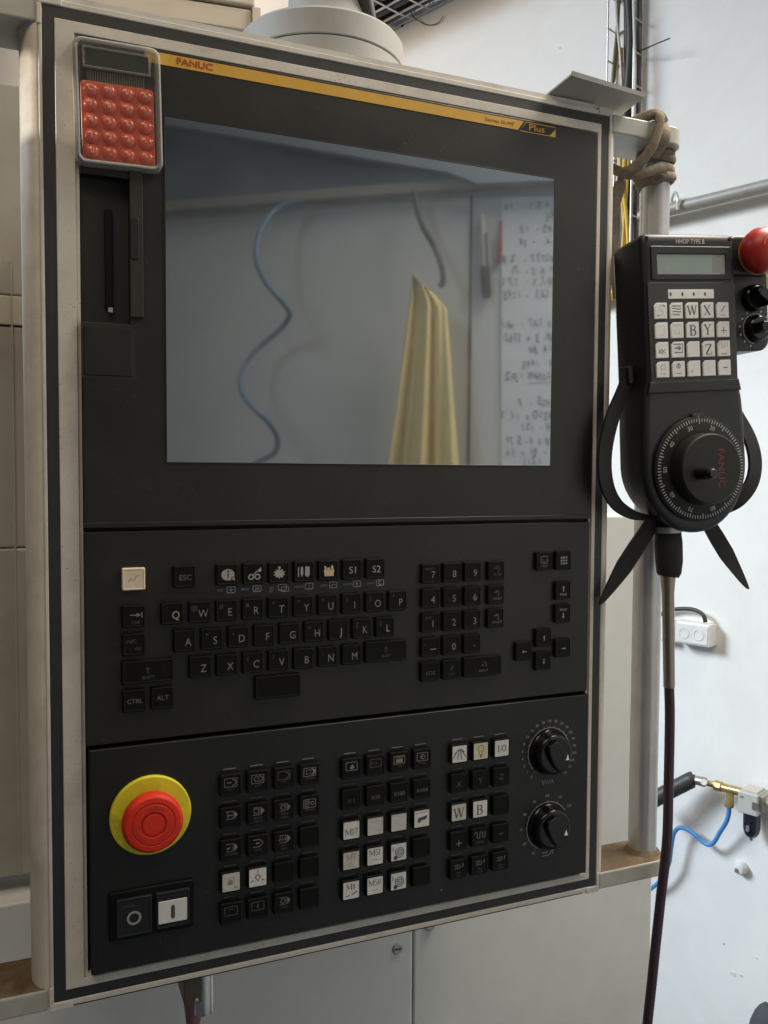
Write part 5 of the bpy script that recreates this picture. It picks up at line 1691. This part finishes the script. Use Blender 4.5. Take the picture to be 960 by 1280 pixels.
# yellow cloth with folds
clm = MB()
rows_ = []
NR, NC = 26, 44
for i in range(NR + 1):
    t_ = i / NR
    v_ = 336 + (640 - 336) * t_
    ul = 516 - 38 * t_ ** 1.05
    ur = 520 + 36 * min(1, t_ * 9) ** 0.6 + 22 * t_
    row = []
    for j in range(NC + 1):
        s_ = j / NC
        u_ = ul + (ur - ul) * s_
        dep = 64 + (6 + 26 * t_) * (0.6 * math.sin(s_ * 15 + 1.2) + 0.4 * math.sin(s_ * 27 + 2 * t_)) + 8 * math.sin(s_ * 3.1)
        vv = v_ + (18 * s_ if t_ < 1 else 18 * s_) * (1 - t_)
        row.append(rp(u_, vv, dep))
    rows_.append(row)
clm.rings(rows_, (False, False), True, closed=False)
rb = [[p - REAR_N * 2.0 for p in r] for r in rows_]
clm.rings(rb, (False, False), True, closed=False)
o = clm.build('yellow_cloth', M_CLOTH, normals=False)
tag(o, 'yellow cloth hanging in folds on the aisle wall, mirrored in the screen', 'cloth')
# marker and pen clipped to the wall
mk = thing('marker_pen', rp(606, 372, 8), 'grey marker pen with black cap on the aisle wall, mirrored in the screen', 'marker')
MB().tube([rp(602, 268, 10), rp(603, 276, 10), rp(606, 336, 10)], [3.2, 7, 7.2], 16).build('barrel', M_REG, mk)
MB().tube([rp(606, 334, 10), rp(608.5, 366, 10), rp(609, 372, 10)], [8.0, 8.0, 5.6], 16).build('cap', M_SEAL, mk)
MB().tube([rp(609, 290, 16), rp(611, 330, 16)], 2.8, 8).build('clip', M_PIPE, mk)
o = MB().tube([rp(626, 276, 6), rp(625.4, 300, 6), rp(625, 328, 6)], [2.2, 3.6, 3.4], 12).build('red_pen', M_REDPEN)
tag(o, 'slim red pen beside the paper list, mirrored in the screen', 'pen')
# paper list with handwriting
pp_ = thing('paper_list', rp(670, 590, 3), 'white paper list with handwritten notes on the aisle wall, mirrored in the screen', 'paper')
mb = MB()
rear_quad(mb, 627, 246, 735, 640, 4, 1.5)
mb.build('sheet', M_PAPER, pp_)
notes = [(256, 'A 5,2 - 14'), (271, 'K5'), (285, 'K3 - 18'), (301, 'A. - 18'), (322, '#2777 - 3,9A'), (337, '4 6,5 - 72'), (351, 'φ 3,5 - 77 L'), (367, '-U45 - 12K5'), (404, 'φ 2A7 - xA1'), (421, 'φ8,3 x 1282'), (436, '14 80'), (455, 'A  1495'), (470, '20NAR 1542'), (503, 'φ25 - F'), (520, '4250 x 10,5'), (535, '14 - 121'), (551, '18 x 6,5 7F'), (565, '2 - 81 x 56'), (577, 'A  3215')]
for (v_, s_) in notes:
    fpp = fr_(688, v_, 4.6)
    w_ = MB(fpp)
    xx = random.uniform(-8, 2)
    for ch in s_:
        if ch != ' ':
            w_.text(ch, xx, random.uniform(-2.2, 2.2), random.uniform(14, 21), random.uniform(-0.2, 0), 'LEFT', sx=random.uniform(0.55, 0.85), shear=random.uniform(-0.1, 0.35), rot=random.uniform(-0.2, 0.2))
        xx += random.uniform(6.0, 9.0)
    w_.build('handwriting', M_WRITE, pp_)
w_ = MB(fr_(690, 478, 4.6))
w_.stroke([(0, 0), (38, 1)], 1.0, 0)
w_.build('underline', M_WRITE, pp_)

# ------------------------------------------------------------------ tidy
for o in bpy.data.objects:
    if '_o' in o:
        del o['_o']
scene.render.engine = 'CYCLES'
scene.cycles.max_bounces = 8
scene.cycles.transparent_max_bounces = 12
